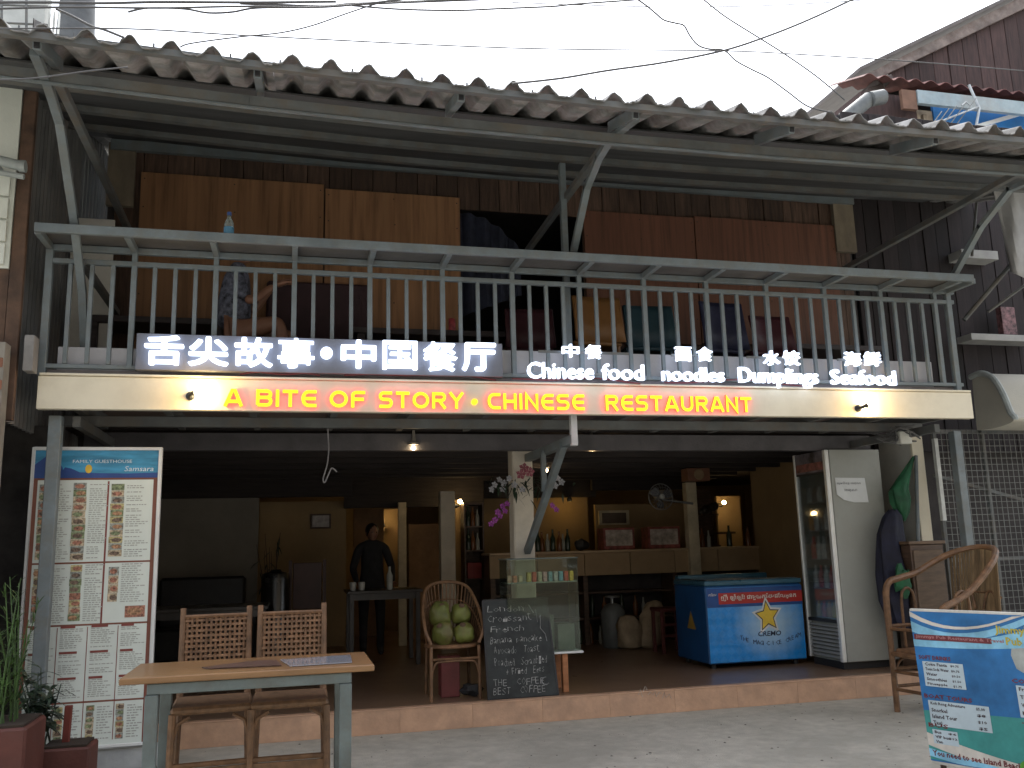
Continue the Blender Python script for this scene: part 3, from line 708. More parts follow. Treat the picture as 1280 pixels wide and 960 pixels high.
# things lying on the table
def lying(name, label, cat, quads, mats, z=TZ, h=.004):
    b = MB(); k = 0
    for (pts, mi) in quads:
        b.mi = mi; ps = [W(x, y, Z=z) for x, y in pts]; k += 1
        zz = z+.0015+.0012*k
        b.prism([(p.x, p.y) for p in ps], (0,0,zz), (1,0,0), (0,1,0), (0,0,1), h if mi == 0 else .0008)
    o = obj(name, b, mats); return tag(o, label, cat)
lying('paper_menu', 'white laminated menu sheet lying on the bar table', 'menu', [([(350,826),(362,834),(440,829),(438,820)],0),([(362,829),(366,832),(390,830),(388,826)],1),([(395,826),(398,830),(436,826),(434,822)],1)], [M('laminate_sheet', (.42,.44,.50), .12, var=.06, bump=0, coat=.8), M('menu_print', (.25,.27,.33), .2, var=.3, vs=30, bump=0)])
lying('dark_menu', 'dark printed menu card lying in the middle of the bar table', 'menu', [([(252,836),(262,837),(352,833),(345,826),(310,828)],0),([(270,833),(275,835),(335,831),(330,828)],1)], [M('dark_card', (.10,.06,.05), .35, var=.4, vs=30), M('dark_card_print', (.20,.12,.09), .4, var=.5, vs=50)])
# --- two bar stools with woven backs
def woven(b, x0, x1, z0, z1, yfn, nx, nz, w=.0165):
    for i in range(nx):
        x = x0+(x1-x0)*(i+.5)/nx
        pts = [(x, yfn(z0+(z1-z0)*q/8.)+(.004 if (i+q) % 2 else -.004), z0+(z1-z0)*q/8.) for q in range(9)]
        b.tube(pts, w*.55, 4, flat=.6)
    for j in range(nz):
        z = z0+(z1-z0)*(j+.5)/nz
        pts = [(x0+(x1-x0)*q/8., yfn(z)+(.004 if (j+q) % 2 else -.004), z) for q in range(9)]
        b.tube(pts, w*.55, 4, flat=.6)
weave_m = M('woven_rattan', (.175,.092,.046), .55, var=.3, vs=20, bump=.2)
def bar_stool(loc, rz, label):
    t = thing('bar_stool', label, 'bar stool', loc, 'bar stools behind the bar table')
    sw = .175; bw = .165; ys = (-.20, .16); SZ = .70
    for sx in (-1, 1):
        b = MB(); b.tube([(sx*sw*1.06,ys[0]-.02,.001),(sx*sw,ys[0],SZ-.03)], .017, 8); obj('leg', b, rattan, t, smooth=True, local=True)
        b = MB(); b.tube([(sx*sw*1.06,ys[1]+.02,.001),(sx*bw,ys[1],SZ),(sx*bw,ys[1]+.02,.95),(sx*bw,ys[1]+.035,1.135)], [.017,.017,.015,.014], 8); obj('leg', b, rattan, t, smooth=True, local=True)
    b = MB(); b.bb(-sw-.01,sw+.01,ys[0]-.015,ys[1]+.0,SZ-.035,SZ); obj('seat', b, M('dark_woven_seat', (.15,.085,.045), .6, var=.3, vs=30), t, bevel=.012, local=True)
    b = MB(); yf = lambda z: ys[1]+.02+(z-.9)*.06
    woven(b, -bw+.012, bw-.012, .80, 1.085, yf, 13, 11); b.tube([(-bw,yf(1.09),1.09),(bw,yf(1.09),1.09)], .011, 6); b.tube([(-bw,yf(.80),.80),(bw,yf(.80),.80)], .011, 6)
    o = obj('woven_back', b, weave_m, t, smooth=True, local=True, kind='stuff')
    for z, yy in ((.36,ys[0]-.01),(.30,ys[1]+.01),(.44,ys[0]-.006)):
        b = MB(); b.tube([(-sw,yy,z),(sw,yy,z)], .013, 8); obj('stretcher', b, rattan, t, smooth=True, local=True)
    for sx in (-1, 1):
        b = MB(); b.tube([(sx*sw*1.02,ys[0]-.01,.33),(sx*sw*1.02,ys[1]+.01,.33)], .013, 8); obj('stretcher', b, rattan, t, smooth=True, local=True)
        b = MB(); b.tube([(sx*sw*.99,ys[0]-.002,SZ-.16),(sx*sw*.86,ys[0]-.002,SZ-.075),(sx*sw*.55,ys[0],SZ-.045)], .009, 6); obj('corner_brace', b, rattan, t, smooth=True, local=True)
    b = MB(); b.box((0,ys[0]-.01,.40), (sw*1.9,.012,.05)); obj('footrest', b, rattan, t, local=True)
    t.rotation_euler = (0,0,rz); return t
bar_stool((-.365,-1.55,0), R(3), 'left one of two rattan bar stools with woven backs behind bar table')
bar_stool((.008,-1.55,0), R(-1), 'right one of two rattan bar stools with woven backs behind bar table')

# --- rattan chair holding coconuts
def curve_pts(pts, n=6):
    pts = [Vector(p) for p in pts]; out = []
    for i in range(len(pts)-1):
        p0 = pts[max(i-1,0)]; p1 = pts[i]; p2 = pts[i+1]; p3 = pts[min(i+2,len(pts)-1)]
        for k in range(n):
            t = k/n; out.append(.5*((2*p1)+(p2-p0)*t+(2*p0-5*p1+4*p2-p3)*t*t+(3*p1-p0-3*p2+p3)*t**3))
    out.append(pts[-1]); return out
RC = thing('rattan_chair', 'low rattan tub chair holding green coconuts beside the chalkboard', 'chair', (1.34,1.32,FZ))
cxr = 1.335; SZ = FZ+.43; yfr, ybk = 1.14, 1.52
for sx in (-1,1):
    b = MB(); b.tube([(cxr+sx*.205,yfr,FZ),(cxr+sx*.20,yfr+.01,SZ)], .014, 8); obj('leg', b, rattan, RC, smooth=True)
    b = MB(); b.tube([(cxr+sx*.19,ybk+.03,FZ),(cxr+sx*.18,ybk,SZ)], .014, 8); obj('leg', b, rattan, RC, smooth=True)
b = MB(); b.tube(curve_pts([(cxr-.20,yfr+.005,SZ-.24),(cxr-.17,yfr,SZ-.14),(cxr-.11,yfr,SZ-.12),(cxr+.11,yfr,SZ-.12),(cxr+.17,yfr,SZ-.14),(cxr+.20,yfr+.005,SZ-.24)],4), .009, 6); b.tube([(cxr-.20,yfr,SZ-.10),(cxr+.20,yfr,SZ-.10)], .01, 6); obj('front_brace', b, rattan, RC, smooth=True)
b = MB(); b.prism([(cxr+.235*math.cos(q*2*math.pi/20), 1.325+.21*math.sin(q*2*math.pi/20)) for q in range(20)], (0,0,SZ-.02), (1,0,0),(0,1,0),(0,0,1), .03); obj('seat', b, weave_m, RC, bevel=.008)
hoop = curve_pts([(cxr-.20,yfr+.0,SZ+.02),(cxr-.245,yfr+.03,SZ+.14),(cxr-.235,1.36,SZ+.32),(cxr-.17,1.52,SZ+.47),(cxr,1.56,SZ+.51),(cxr+.17,1.52,SZ+.47),(cxr+.235,1.36,SZ+.32),(cxr+.245,yfr+.03,SZ+.14),(cxr+.20,yfr,SZ+.02)],5)
b = MB(); b.tube(hoop, .014, 8); obj('back_hoop', b, rattan, RC, smooth=True)
b = MB()
for i in range(5, len(hoop)-5, 1):
    p = hoop[i]; ang = math.pi*(1-(i-5)/(len(hoop)-11)); q = Vector((cxr+.215*math.cos(ang), 1.325+.19*math.sin(ang), SZ+.01)); b.tube([q,(p+q)/2+Vector((0,.012,0)),p], .0055, 5)
for f in (.35,.7):
    pts = []
    for i in range(5, len(hoop)-5):
        p = hoop[i]; ang = math.pi*(1-(i-5)/(len(hoop)-11)); q = Vector((cxr+.215*math.cos(ang), 1.325+.19*math.sin(ang), SZ+.01)); pts.append(q.lerp(p,f)+Vector((0,.008,0)))
    b.tube(pts, .006, 5)
obj('back_canes', b, rattan, RC, smooth=True, kind='stuff')
coco = M('green_coconut', (.115,.13,.028), .5, var=.34, vs=5, bump=.35, bs=14, stain=.65, stcol=(.12,.085,.035), sts=6, rnd=.22)
cpos = [((1.255,1.24,SZ+.10),.092,'lower left green coconut in the rattan chair'),((1.425,1.24,SZ+.095),.088,'lower right green coconut in the rattan chair'),
        ((1.235,1.30,SZ+.25),.098,'largest green coconut at the upper left of the chair pile'),((1.415,1.31,SZ+.245),.09,'green coconut at the upper right of the chair pile')]
for i, (p, r_, lab) in enumerate(cpos):
    t = thing('coconut', lab, 'coconut', (p[0],p[1],p[2]-r_), 'green coconuts in the rattan chair')
    b = MB(); b.ball(p, r_, 20, 14, ((1.02,1,1.08),(1.08,1,.95),(.96,1,1.12),(1.03,1,1.0))[i], .22, i*3.1); obj('husk', b, coco, t, smooth=True)
    b = MB(); d = Vector((random.uniform(-.5,.5),-.6,.75)).normalized(); b.lathe([(.022,0),(.028,.006),(.012,.016)], Vector(p)+d*r_*.99, 8, d.to_track_quat('Z','Y').to_matrix()); obj('stalk_cap', b, M('stalk_brown', (.10,.06,.035), .8), t)
# box under the chair, bag on the floor
b = MB(); b.bb(1.24,1.40,1.30,1.46,FZ+.001,FZ+.30); b.bb(1.235,1.405,1.295,1.465,FZ+.301,FZ+.34); o = obj('storage_box', b, M('dull_red_plastic', (.13,.03,.03), .5), bevel=.006); tag(o, 'dark red box with lid standing under the rattan chair', 'box')
b = MB(); b.ball((1.50,1.30,FZ+.055), .075, 12, 8, (1.25,.9,.72), .5, 2); o = obj('cloth_bag', b, M('black_cloth_bag', (.022,.022,.024), .6, var=.4, vs=20), smooth=True); tag(o, 'small crumpled black bag on the floor beside the chalkboard', 'bag')

# --- chalkboard
CB = thing('chalkboard', 'black chalkboard with handwritten breakfast list leaning on the step edge', 'chalkboard', (1.86,1.08,FZ))
A_ = Vector((1.585,1.02,FZ+.002)); ux = (W(691,868,Y=1.04)-W(606,875,Y=1.04)); ux.z = 0; ux = Vector((ux.x,.03,0)).normalized(); cbw = .60
uz = Vector((0,.20,.98)).normalized(); un = ux.cross(uz).normalized()*1.0
if un.y > 0: un = -un
cbh = .80
def cbp(u, v, l=0): return A_+ux*u+uz*v+un*l
slate = M('chalkboard_slate', (.028,.032,.032), .75, var=.35, vs=6, bump=.05, stain=.3, stcol=(.07,.075,.075), sts=4)
b = MB(); b.prism([(0,0),(cbw,0),(cbw-.03,cbh),(.0,cbh)], A_-un*.012, ux, uz, un, .012); obj('slate', b, slate, CB, bevel=.002)
b = MB(); 
for a_, c_ in (((0,0),(cbw,0)),((0,cbh),(cbw-.03,cbh)),((0,0),(0,cbh)),((cbw,0),(cbw-.03,cbh))): b.bar(cbp(*a_,-.008),cbp(*c_,-.008), .018,.018)
obj('frame', b, black_m, CB)
chalk = M('chalk', (.34,.34,.33), .95, var=.35, vs=40, bump=0)
rg = random.Random(5)
lines = [('London',.03,.70,.34,.05),('Croissant',.03,.62,.40,.055),('French',.05,.535,.30,.05),('Banana pancake',.04,.445,.46,.055),('Avocado  Toast',.07,.36,.40,.055),('Poached  Scrambled',.07,.262,.46,.06),('+ Fried  Eggs',.16,.19,.34,.055),('THE  COFFEE',.05,.105,.44,.05),('BEST  COFFEE',.04,.035,.46,.055)]
for s, u, v, w, h in lines:
    n = len(s); x = u; b = MB()
    for ch in s:
        cw = w/n
        if ch != ' ':
            text_into(b, ch, cbp(x, v+rg.uniform(-.006,.006), .0015), ux, uz, un, w=cw*rg.uniform(.7,.85), h=h*(1 if (ch.isupper() or ch in 'dhkltbf') else .68)*rg.uniform(.9,1.1), slant=rg.uniform(-.1,.2), offset=-.022, res=1)
        x += cw
    obj('chalk_line', b, chalk, CB, kind='stuff')
b = MB(); sc = [(.40,.75),(.44,.68),(.46,.71),(.47,.60),(.50,.66),(.49,.55),(.53,.50),(.54,.44)]
b.tube([cbp(u,v,.002) for u, v in sc], .007, 5, flat=.3); b.tube([cbp(.50+.035*math.cos(q*.7),.12+.03*math.sin(q*.7),.002) for q in range(2,9)], .005, 5); obj('chalk_scribble', b, M('chalk_smear', (.20,.205,.205), .95, var=.5, vs=30, bump=0), CB)

# --- glass display case on a stand
DC = thing('display_case', 'glass display case with a shelf of coloured packets beside the white column', 'display case', (2.1,1.35,FZ))
d0 = W(629,705,Y=1.3); d1 = W(716,705,Y=1.3); dx0, dx1 = d0.x, d1.x; dz1 = W(670,699,Y=1.3).z; dz0 = W(700,812,Y=1.3).z
gl = GLASS('greenish_glass', (.86,.92,.87), .0, .012)
b = MB(); b.bb(dx0,dx1,1.17,1.176,dz0,dz1); obj('glass_pane', b, gl, DC)
for X in (dx0, dx1-.006):
    b = MB(); b.bb(X,X+.006,1.178,1.46,dz0,dz1); obj('glass_pane', b, gl, DC)
al = M('aluminium_edge', (.35,.37,.35), .4, metal=.6, var=.08)
b = MB(); b.bb(dx0-.006,dx1+.006,1.165,1.47,dz1+.001,dz1+.012); obj('glass_top', b, M('top_plate', (.08,.10,.09), .3), DC, bevel=.002)
b = MB(); b.bb(dx0-.02,dx1+.02,1.15,1.475,dz0-.02,dz0-.002); obj('base_tray', b, wf, DC, bevel=.003)
zsh = W(670,727,Y=1.3).z
b = MB(); b.bb(dx0+.008,dx1-.008,1.18,1.45,zsh-.008,zsh); obj('shelf', b, M('shelf_glass', (.30,.34,.31), .3), DC)
b = MB(); b.bb(dx0+.2,dx0+.42,1.22,1.44,dz0+.002,dz0+.30); b.bb(dx0+.46,dx1-.02,1.25,1.44,dz0+.002,dz0+.22); obj('cake_box', b, M('grey_green_box', (.11,.125,.10), .6), DC, bevel=.004)
for X in (dx0+.1,dx1-.14):
    for Y in (1.20,1.42):
        b = MB(); b.bb(X-.025,X+.025,Y-.025,Y+.025,FZ,dz0-.021); obj('leg', b, M('orange_wood', (.38,.16,.07), .5, stretch=(1,1,4)), DC, bevel=.004)
pk_cols = [(.45,.30,.22),(.50,.20,.12),(.5,.42,.28),(.45,.36,.12),(.5,.10,.07),(.45,.42,.30),(.5,.30,.30),(.18,.32,.36),(.42,.42,.40),(.15,.36,.45),(.5,.08,.05),(.6,.42,.06)]
x = dx0+.015
for i, cc in enumerate(pk_cols):
    w = .040; hh = .085 if i > 2 else .06
    if i == 3: x += .03
    b = MB(); b.bb(x,x+w-.006,1.20,1.25,zsh+.0015,zsh+hh); pm = M('packet_%d' % i, cc, .5, var=.25, vs=40, bump=0)
    o = obj('snack_packet', b, pm, bevel=.003)
    names = ['pale brown','brick red','cream','mustard','scarlet','beige','pink','teal grey','light grey','sky blue','bright red','yellow']
    tag(o, names[i]+' packet standing on the display case shelf', 'packet', 'packets on the display case shelf'); x += w+.008

# --- chest freezer
CF = thing('chest_freezer', 'blue ice cream chest freezer with yellow star and red Khmer banner', 'freezer', (4.5,2.2,FZ))
fx0, fx1, fy0, fy1 = 3.97, 5.03, 1.88, 2.62; fz0 = FZ+.05; fz1 = W(885,733,Y=1.88).z
blue = M('freezer_blue_print', (.006,.21,.58), .35, var=.12, vs=9, bump=0, coat=.2)
def print_burst(m, c, rad):
    n = m.node_tree.nodes; l = m.node_tree.links; p = n['Principled BSDF']; src = p.inputs['Base Color'].links[0].from_socket
    tc = n.new('ShaderNodeTexCoord'); mp = n.new('ShaderNodeMapping'); mp.inputs['Location'].default_value = [-q/rad for q in c]; mp.inputs['Scale'].default_value = (1/rad,1/rad,1/rad*1.15)
    gr = n.new('ShaderNodeTexGradient'); gr.gradient_type = 'SPHERICAL'; l.new(tc.outputs['Object'], mp.inputs[0]); l.new(mp.outputs[0], gr.inputs[0])
    m2 = n.new('ShaderNodeMapping'); m2.inputs['Rotation'].default_value = (0,R(45),0); l.new(tc.outputs['Object'], m2.inputs[0])
    ck = n.new('ShaderNodeTexChecker'); ck.inputs['Scale'].default_value = 17; l.new(m2.outputs[0], ck.inputs['Vector'])
    ml = n.new('ShaderNodeMath'); ml.operation = 'MULTIPLY_ADD'; l.new(ck.outputs['Fac'], ml.inputs[0]); ml.inputs[1].default_value = .05
    l.new(gr.outputs['Fac'], ml.inputs[2])
    mx = n.new('ShaderNodeMixRGB'); l.new(ml.outputs[0], mx.inputs[0]); l.new(src, mx.inputs[1]); mx.inputs[2].default_value = (.40,.56,.66,1); l.new(mx.outputs[0], p.inputs['Base Color'])
print_burst(blue, (4.66-4.5, 1.88-2.2, .47), .42); navy = M('freezer_navy_side', (.012,.07,.20), .4, var=.15, bump=0)
b = MB(); b.bb(fx0,fx1,fy0,fy1,fz0,fz1); obj('cabinet', b, navy, CF, bevel=.012)
b = MB(); b.add([(fx0+.012,fy0-.002,fz0+.012),(fx1-.004,fy0-.002,fz0+.012),(fx1-.004,fy0-.002,fz1-.02),(fx0+.012,fy0-.002,fz1-.02)],[(0,1,2,3)]); obj('front_print', b, blue, CF)
b = MB(); b.bb(fx0-.006,fx1+.004,fy0-.008,fy1,fz1+.001,fz1+.05); b.bb(fx0+.01,fx1-.01,fy1-.10,fy1-.01,fz1+.051,fz1+.09); obj('lid_frame', b, M('freezer_rim', (.03,.10,.15), .3), CF, bevel=.008)
b = MB(); b.bb(fx0+.03,fx1-.03,fy0+.03,fy1-.13,fz1+.052,fz1+.06); obj('sliding_lid', b, M('lid_glass', (.05,.055,.055), .06, spec=.6, bump=0), CF)
fh = fz1-fz0; fwid = fx1-fx0
def fp(u, v, l): return (fx0+fwid*u, fy0-l, fz0+fh*v)
b = MB(); b.add([fp(.13,.76,.004),fp(1,.76,.004),fp(1,.905,.004),fp(.13,.905,.004)],[(0,1,2,3)]); obj('red_banner', b, M('banner_red', (.36,.025,.02), .4, var=.12, bump=0), CF)
b = MB(); b.add([fp(.012,.72,.003),fp(1,.72,.003),fp(1,.97,.003),fp(.012,.97,.003)],[(0,1,2,3)]); obj('dark_blue_band', b, M('band_blue', (.012,.06,.22), .4, bump=0), CF)
b = MB(); text_into(b, 'ញ៉ាំ ឡាំឡែ! ជាមួយការ៉េមដែលអ្នក', fp(.155,.80,.006), AX, AZ, AYn, w=fwid*.78, h=fh*.085, offset=.02); obj('banner_lettering', b, M('banner_white', (.6,.56,.50), .5, bump=0), CF)
b = MB(); text_into(b, 'ការ៉េម', fp(.03,.87,.006), AX, AZ, AYn, w=fwid*.08, h=fh*.04); obj('corner_lettering', b, M('banner_white', (.6,.56,.50), .5, bump=0), CF)
def star(cx_, cz_, ro, ri, lift, rot=0):
    return [fp(cx_+(ro if q % 2 == 0 else ri)*math.sin(q*math.pi/5+rot)*.62, cz_+(ro if q % 2 == 0 else ri)*math.cos(q*math.pi/5+rot), lift) for q in range(10)]
for nm_, ro, ri, lf, mt in (('star_outline',.265,.135,.0055,M('star_white', (.60,.62,.62), .4, bump=0)),('star_shadow',.215,.105,.0062,M('star_dark', (.06,.06,.05), .4, bump=0)),('star',.185,.088,.0069,M('star_yellow', (.72,.50,.05), .4, var=.15, bump=0))):
    b = MB(); pts = star(.62,.58,ro,ri,lf,-.08); b.add([fp(.62,.58,lf)]+pts, [(0,q+1,(q+1) % 10+1) for q in range(10)]); obj(nm_, b, mt, CF)
b = MB(); text_into(b, 'CREMO', fp(.505,.325,.0062), AX, AZ, AYn, w=fwid*.24, h=fh*.065, offset=.02, slant=.15)
obj('brand_lettering', b, M('print_navy', (.03,.045,.09), .5, bump=0), CF, kind='stuff'); b = MB()
cur = 'THE MAGIC ICE CREAM'
for i, ch in enumerate(cur):
    t_ = i/(len(cur)-1)*2-1
    if ch != ' ': text_into(b, ch, fp(.62+t_*.30, .205+.09*t_*t_, .0062), AX, AZ, AYn, h=fh*.055, box=False, res=1)
obj('slogan_lettering', b, M('print_navy', (.03,.045,.09), .5, bump=0), CF, kind='stuff')
b = MB()
for v0, v1, mi_ in ((.35,.62,0),):
    b.add([(fx0-.002,2.14,fz0+fh*.42),(fx0-.002,2.34,fz0+fh*.42),(fx0-.002,2.24,fz0+fh*.66)],[(0,1,2)])
obj('side_star', b, M('side_ochre', (.35,.22,.04), .5, bump=0), CF)
for X in (fx0+.08,fx1-.08):
    for Y in (fy0+.08,fy1-.08):
        b = MB(); b.lathe([(.025,0),(.025,.049)], (X,Y,FZ+.001), 10); obj('castor', b, black_m, CF)
# --- upright glass door fridge, its side to the street
UF = thing('display_fridge', 'tall grey drinks fridge seen from its side with glass door', 'fridge', (5.37,1.65,FZ))
rx0, rx1, ry0, ry1 = 5.085, 5.70, 1.345, 1.93; rz0 = FZ+.07; rz1 = W(1032,562,Y=1.35).z
grey = M('fridge_grey_side', (.30,.31,.285), .45, var=.05, vs=2, bump=.06, bs=6, stain=.4, stcol=(.24,.24,.21), sts=1.6)
# shell: side, back, top, bottom, far side
b = MB(); b.bb(rx0+.05,rx1,ry0,ry0+.03,rz0,rz1); b.bb(rx0+.05,rx1,ry1-.03,ry1,rz0,rz1); b.bb(rx1-.03,rx1-.001,ry0+.03,ry1-.03,rz0,rz1); b.bb(rx0+.05,rx1-.03,ry0+.03,ry1-.03,rz1-.03,rz1-.001); b.bb(rx0+.05,rx1-.03,ry0+.03,ry1-.03,rz0,rz0+.38); obj('cabinet', b, grey, UF, bevel=.004)
b = MB(); b.bb(rx0+.03,rx1-.05,ry0+.04,ry1-.04,FZ+.002,rz0-.002); obj('kick_plate', b, black_m, UF)
b = MB(); b.bb(rx0+.004,rx0+.049,ry0+.006,ry1-.006,rz1-.21,rz1-.004); obj('header', b, M('header_print', (.11,.10,.12), .4, var=.6, vs=8, bump=0), UF, bevel=.003)
b = MB(); b.bb(rx0+.001,rx0+.003,ry0+.05,ry1-.05,rz1-.19,rz1-.11); obj('header_stripe', b, M('header_red', (.20,.07,.06), .4, var=.5, vs=20, bump=0), UF)
dzb, dzt = rz0+.385, rz1-.225
b = MB(); b.bb(rx0,rx0+.045,ry0,ry0+.05,rz0,rz1); obj('door_pillar', b, M('bright_aluminium', (.62,.63,.62), .35, metal=.4, var=.05), UF, bevel=.006)
b = MB(); b.bb(rx0,rx0+.045,ry1-.035,ry1,rz0,rz1); obj('door_pillar', b, MATS['bright_aluminium'], UF, bevel=.004)
for zz_ in (dzt, dzb-.03):
    b = MB(); b.bb(rx0+.005,rx0+.04,ry0+.051,ry1-.036,zz_,zz_+.03); obj('door_rail', b, black_m, UF)
b = MB(); b.bb(rx0+.015,rx0+.021,ry0+.051,ry1-.036,dzb,dzt); obj('door_glass', b, GLASS('fridge_glass', (.88,.90,.91), .03, .05), UF)
gv = M('grille_grey', (.20,.21,.21), .5)
for i in range(9):
    b = MB(); b.box((rx0+.028,(ry0+ry1)/2+.008,rz0+.03+i*.036), (.025,ry1-ry0-.095,.022), Matrix.Rotation(R(25),3,'Y')); obj('grille_slat', b, gv, UF)
bot_cols = [M('bottle_'+n, c, .25, var=.2, vs=20, bump=0) for n, c in (('red',(.6,.05,.04)),('orange',(.75,.33,.05)),('pale',(.65,.68,.66)),('yellow',(.75,.55,.06)),('dark',(.08,.05,.04)),('blue',(.1,.22,.5)))]
nb = 0
for si in range(5):
    zs = dzb+.01+si*(dzt-dzb)/5.0
    b = MB(); b.bb(rx0+.06,rx1-.04,ry0+.035,ry1-.035,zs-.006,zs); obj('shelf', b, M('wire_shelf', (.35,.35,.35), .5), UF)
    for j in range(5):
        y = ry0+.10+j*.09; hgt = .22 if si in (1,2,3) else .15; nb += 1
        b = MB(); b.lathe([(.03,0),(.031,hgt*.6),(.014,hgt*.8),(.012,hgt)], (rx0+.085,y,zs+.001), 10)
        ci = [[0,3,1,0,3],[2,0,2,0,2],[2,4,2,2,0],[1,2,4,2,1],[2,4,2,4,2]][si][j]
        o = obj('bottle', b, bot_cols[ci], None, smooth=True); cn = ['red','orange','clear','yellow','dark','blue'][ci]
        tag(o, '%s drink bottle, %s from the street side on the %s fridge shelf' % (cn, ['first','second','third','fourth','fifth'][j], ['bottom','second lowest','middle','second highest','top'][si]), 'bottle', 'bottles in the drinks fridge')
# paper notice on the fridge side
t = thing('paper_notice', 'white paper notice with curling corner taped to the fridge side', 'notice', (5.3,1.34,1.9))
b = MB(); pts = [W(x,y,Y=1.338) for x, y in ((1044,597),(1081,597.5),(1085,628),(1068,628),(1055,625),(1046,618))]; k = len(pts)
b.add([Vector((p.x,1.341-(0,.0,.014,.004,.006,.003)[i],p.z)) for i, p in enumerate(pts)], [(0,1,2),(0,2,3),(0,3,4),(0,4,5)])
b.add([Vector((p.x,1.342-(0,.0,.014,.004,.006,.003)[i],p.z)) for i, p in enumerate(pts)], [(2,1,0),(3,2,0),(4,3,0),(5,4,0)]); obj('sheet', b, M('notice_paper', (.60,.62,.62), .7, var=.04, bump=0), t)
b = MB(); p = W(1047,606,Y=1.33); text_into(b, 'សូមបិទទូ អរគុណ', (p.x,1.333,p.z), AX, AZ, AYn, w=.26, h=.03); p = W(1056,615,Y=1.33); text_into(b, 'អរគុណ', (p.x,1.332,p.z), AX, AZ, AYn, w=.14, h=.028); obj('handwriting', b, M('pen_grey', (.10,.10,.12), .8, bump=0), t)
# ================================================================== right foreground
# --- rattan armchair
AC = thing('rattan_armchair', 'large rattan armchair with slatted cane back behind blue menu stand', 'armchair', (5.2,.05,0))
acA = Vector((4.83,.26,0)); acF = Vector((-.99,-.12,0)).normalized(); acS = Vector((.12,-.99,0)).normalized(); acw, acd = .56, .72
def ac(x, y, z): return acA+acS*x-acF*y+Vector((0,0,z))
def cane(name, pts, r, parent=AC, n=5):
    b = MB(); b.tube(curve_pts([ac(*p) for p in pts], n), r, 8); return obj(name, b, rattan, parent, smooth=True)
for x, y in ((0,0),(acw,0),(.03,acd-.05),(acw-.03,acd-.05)): cane('leg', [(x,y,.001),(x,y,.3),(x,y,.62 if y == 0 else .5)], .024)
rim = [(0,0,.60),(0,0,.92),(0,.04,1.03),(0,.14,1.06),(0,.34,1.10),(.0,.54,1.18),(.05,.70,1.25),(.16,.80,1.29),(.28,.83,1.30),(.40,.80,1.29),(.51,.70,1.25),(.57,.56,1.16),(.57,.36,1.00),(.57,.16,.90),(.57,.04,.86),(.57,0,.80),(.57,0,.55)]
cane('arm_rim', rim, .027)
cane('seat_rim', [(0,0,.46),(acw,0,.46),(acw-.03,acd,.46),(.03,acd,.46),(0,0,.46)], .02, n=3)
b = MB(); b.prism([(.02,.02),(acw-.02,.02),(acw-.04,acd-.02),(.04,acd-.02)], acA+Vector((0,0,.465)), acS, -acF, (0,0,1), .035); obj('seat', b, weave_m, AC, bevel=.01)
slm = M('cane_slat', (.17,.115,.06), .55, var=.3, vs=8, stretch=(1,1,.5), rnd=.3)
for i in range(24):
    f = i/23.; x = .05+.46*f; ang = (f-.5)*2; zt = 1.285-.05*ang*ang; yt = .80-.10*ang*ang
    b = MB(); b.bar(ac(x,acd-.04-.02*ang*ang,.50),ac(x,yt,zt), .017,.008, up=-acF); obj('back_slat', b, slm, AC)
cane('back_band', [(.04,.69,.90),(.16,.735,.94),(.28,.75,.93),(.40,.735,.94),(.52,.69,.90)], .011)
for x in (.17,.39): cane('back_band', [(x-.07,.71,.80),(x-.03,.725,.93),(x+.03,.725,.93),(x+.07,.71,.80)], .010)
cane('arm_hoop', [(0,.16,.50),(0,.16,.88),(0,.20,.97),(0,.26,.97),(0,.30,.88),(0,.30,.50)], .012)
cane('arm_hoop', [(acw,.16,.50),(acw,.16,.88),(acw,.20,.96),(acw,.26,.96),(acw,.30,.88),(acw,.30,.50)], .012)
for z in (.20,.34,.68):
    cane('stretcher', [(0,0,z),(.01,acd*.5,z),(.03,acd-.05,z)], .014, n=2); cane('stretcher', [(0,0,z-.02),(acw*.5,0,z-.02),(acw,0,z-.02)], .014, n=2)
cane('corner_brace', [(0,.01,.28),(.0,.06,.38),(.0,.16,.44)], .011)
# --- blue tour menu stand
BS = thing('menu_stand', 'blue printed drinks and tours menu stand at the right edge', 'menu stand', (4.0,-1.8,0))
o3 = Vector((3.86,-1.36,.025)); du = Vector((.42,-.91,0)).normalized(); dv = Vector((-.05,0,1)).normalized(); dn = du.cross(dv).normalized()
if dn.x > 0: dn = -dn
LU, LV = .96, .93
def sp(u, v, l=.0): return o3+du*(LU*u)+dv*(LV*v)+dn*l
b = MB(); b.prism([(0,0),(LU,0),(LU,LV),(0,LV)], o3-dn*.03, du, dv, dn, .03); obj('foam_core', b, M('foam_core_white', (.60,.58,.52), .8), BS, bevel=.003)
def poly(name, pts, mat, l, parent=BS):
    b = MB(); b.add([sp(u,v,l) for u, v in pts], [list(range(len(pts)))]); return obj(name, b, mat, parent)
pb = dict(bump=0)
poly('banner_print', [(0,.02),(1,.02),(1,.985),(0,.985)], M('banner_deep_blue', (.025,.16,.40), .35, var=.3, vs=3, coat=.3, **pb), .002)
poly('banner_sea', [(0,.03),(1,.03),(1,.38),(0,.34)], M('banner_sea_green', (.05,.28,.26), .35, var=.25, vs=3, coat=.3, **pb), .003)
def swoosh(name, top, bot, mat, l):
    b = MB(); k = len(top); b.add([sp(u,v,l) for u, v in top]+[sp(u,v,l) for u, v in bot], [(i,i+1,k+i+1,k+i) for i in range(k-1)]); return obj(name, b, mat, BS)
lb = M('banner_light_blue', (.24,.52,.70), .35, var=.25, vs=6, coat=.3, **pb); wb = M('banner_white', (.60,.70,.75), .35, var=.1, coat=.3, **pb)
U = [i/14 for i in range(15)]
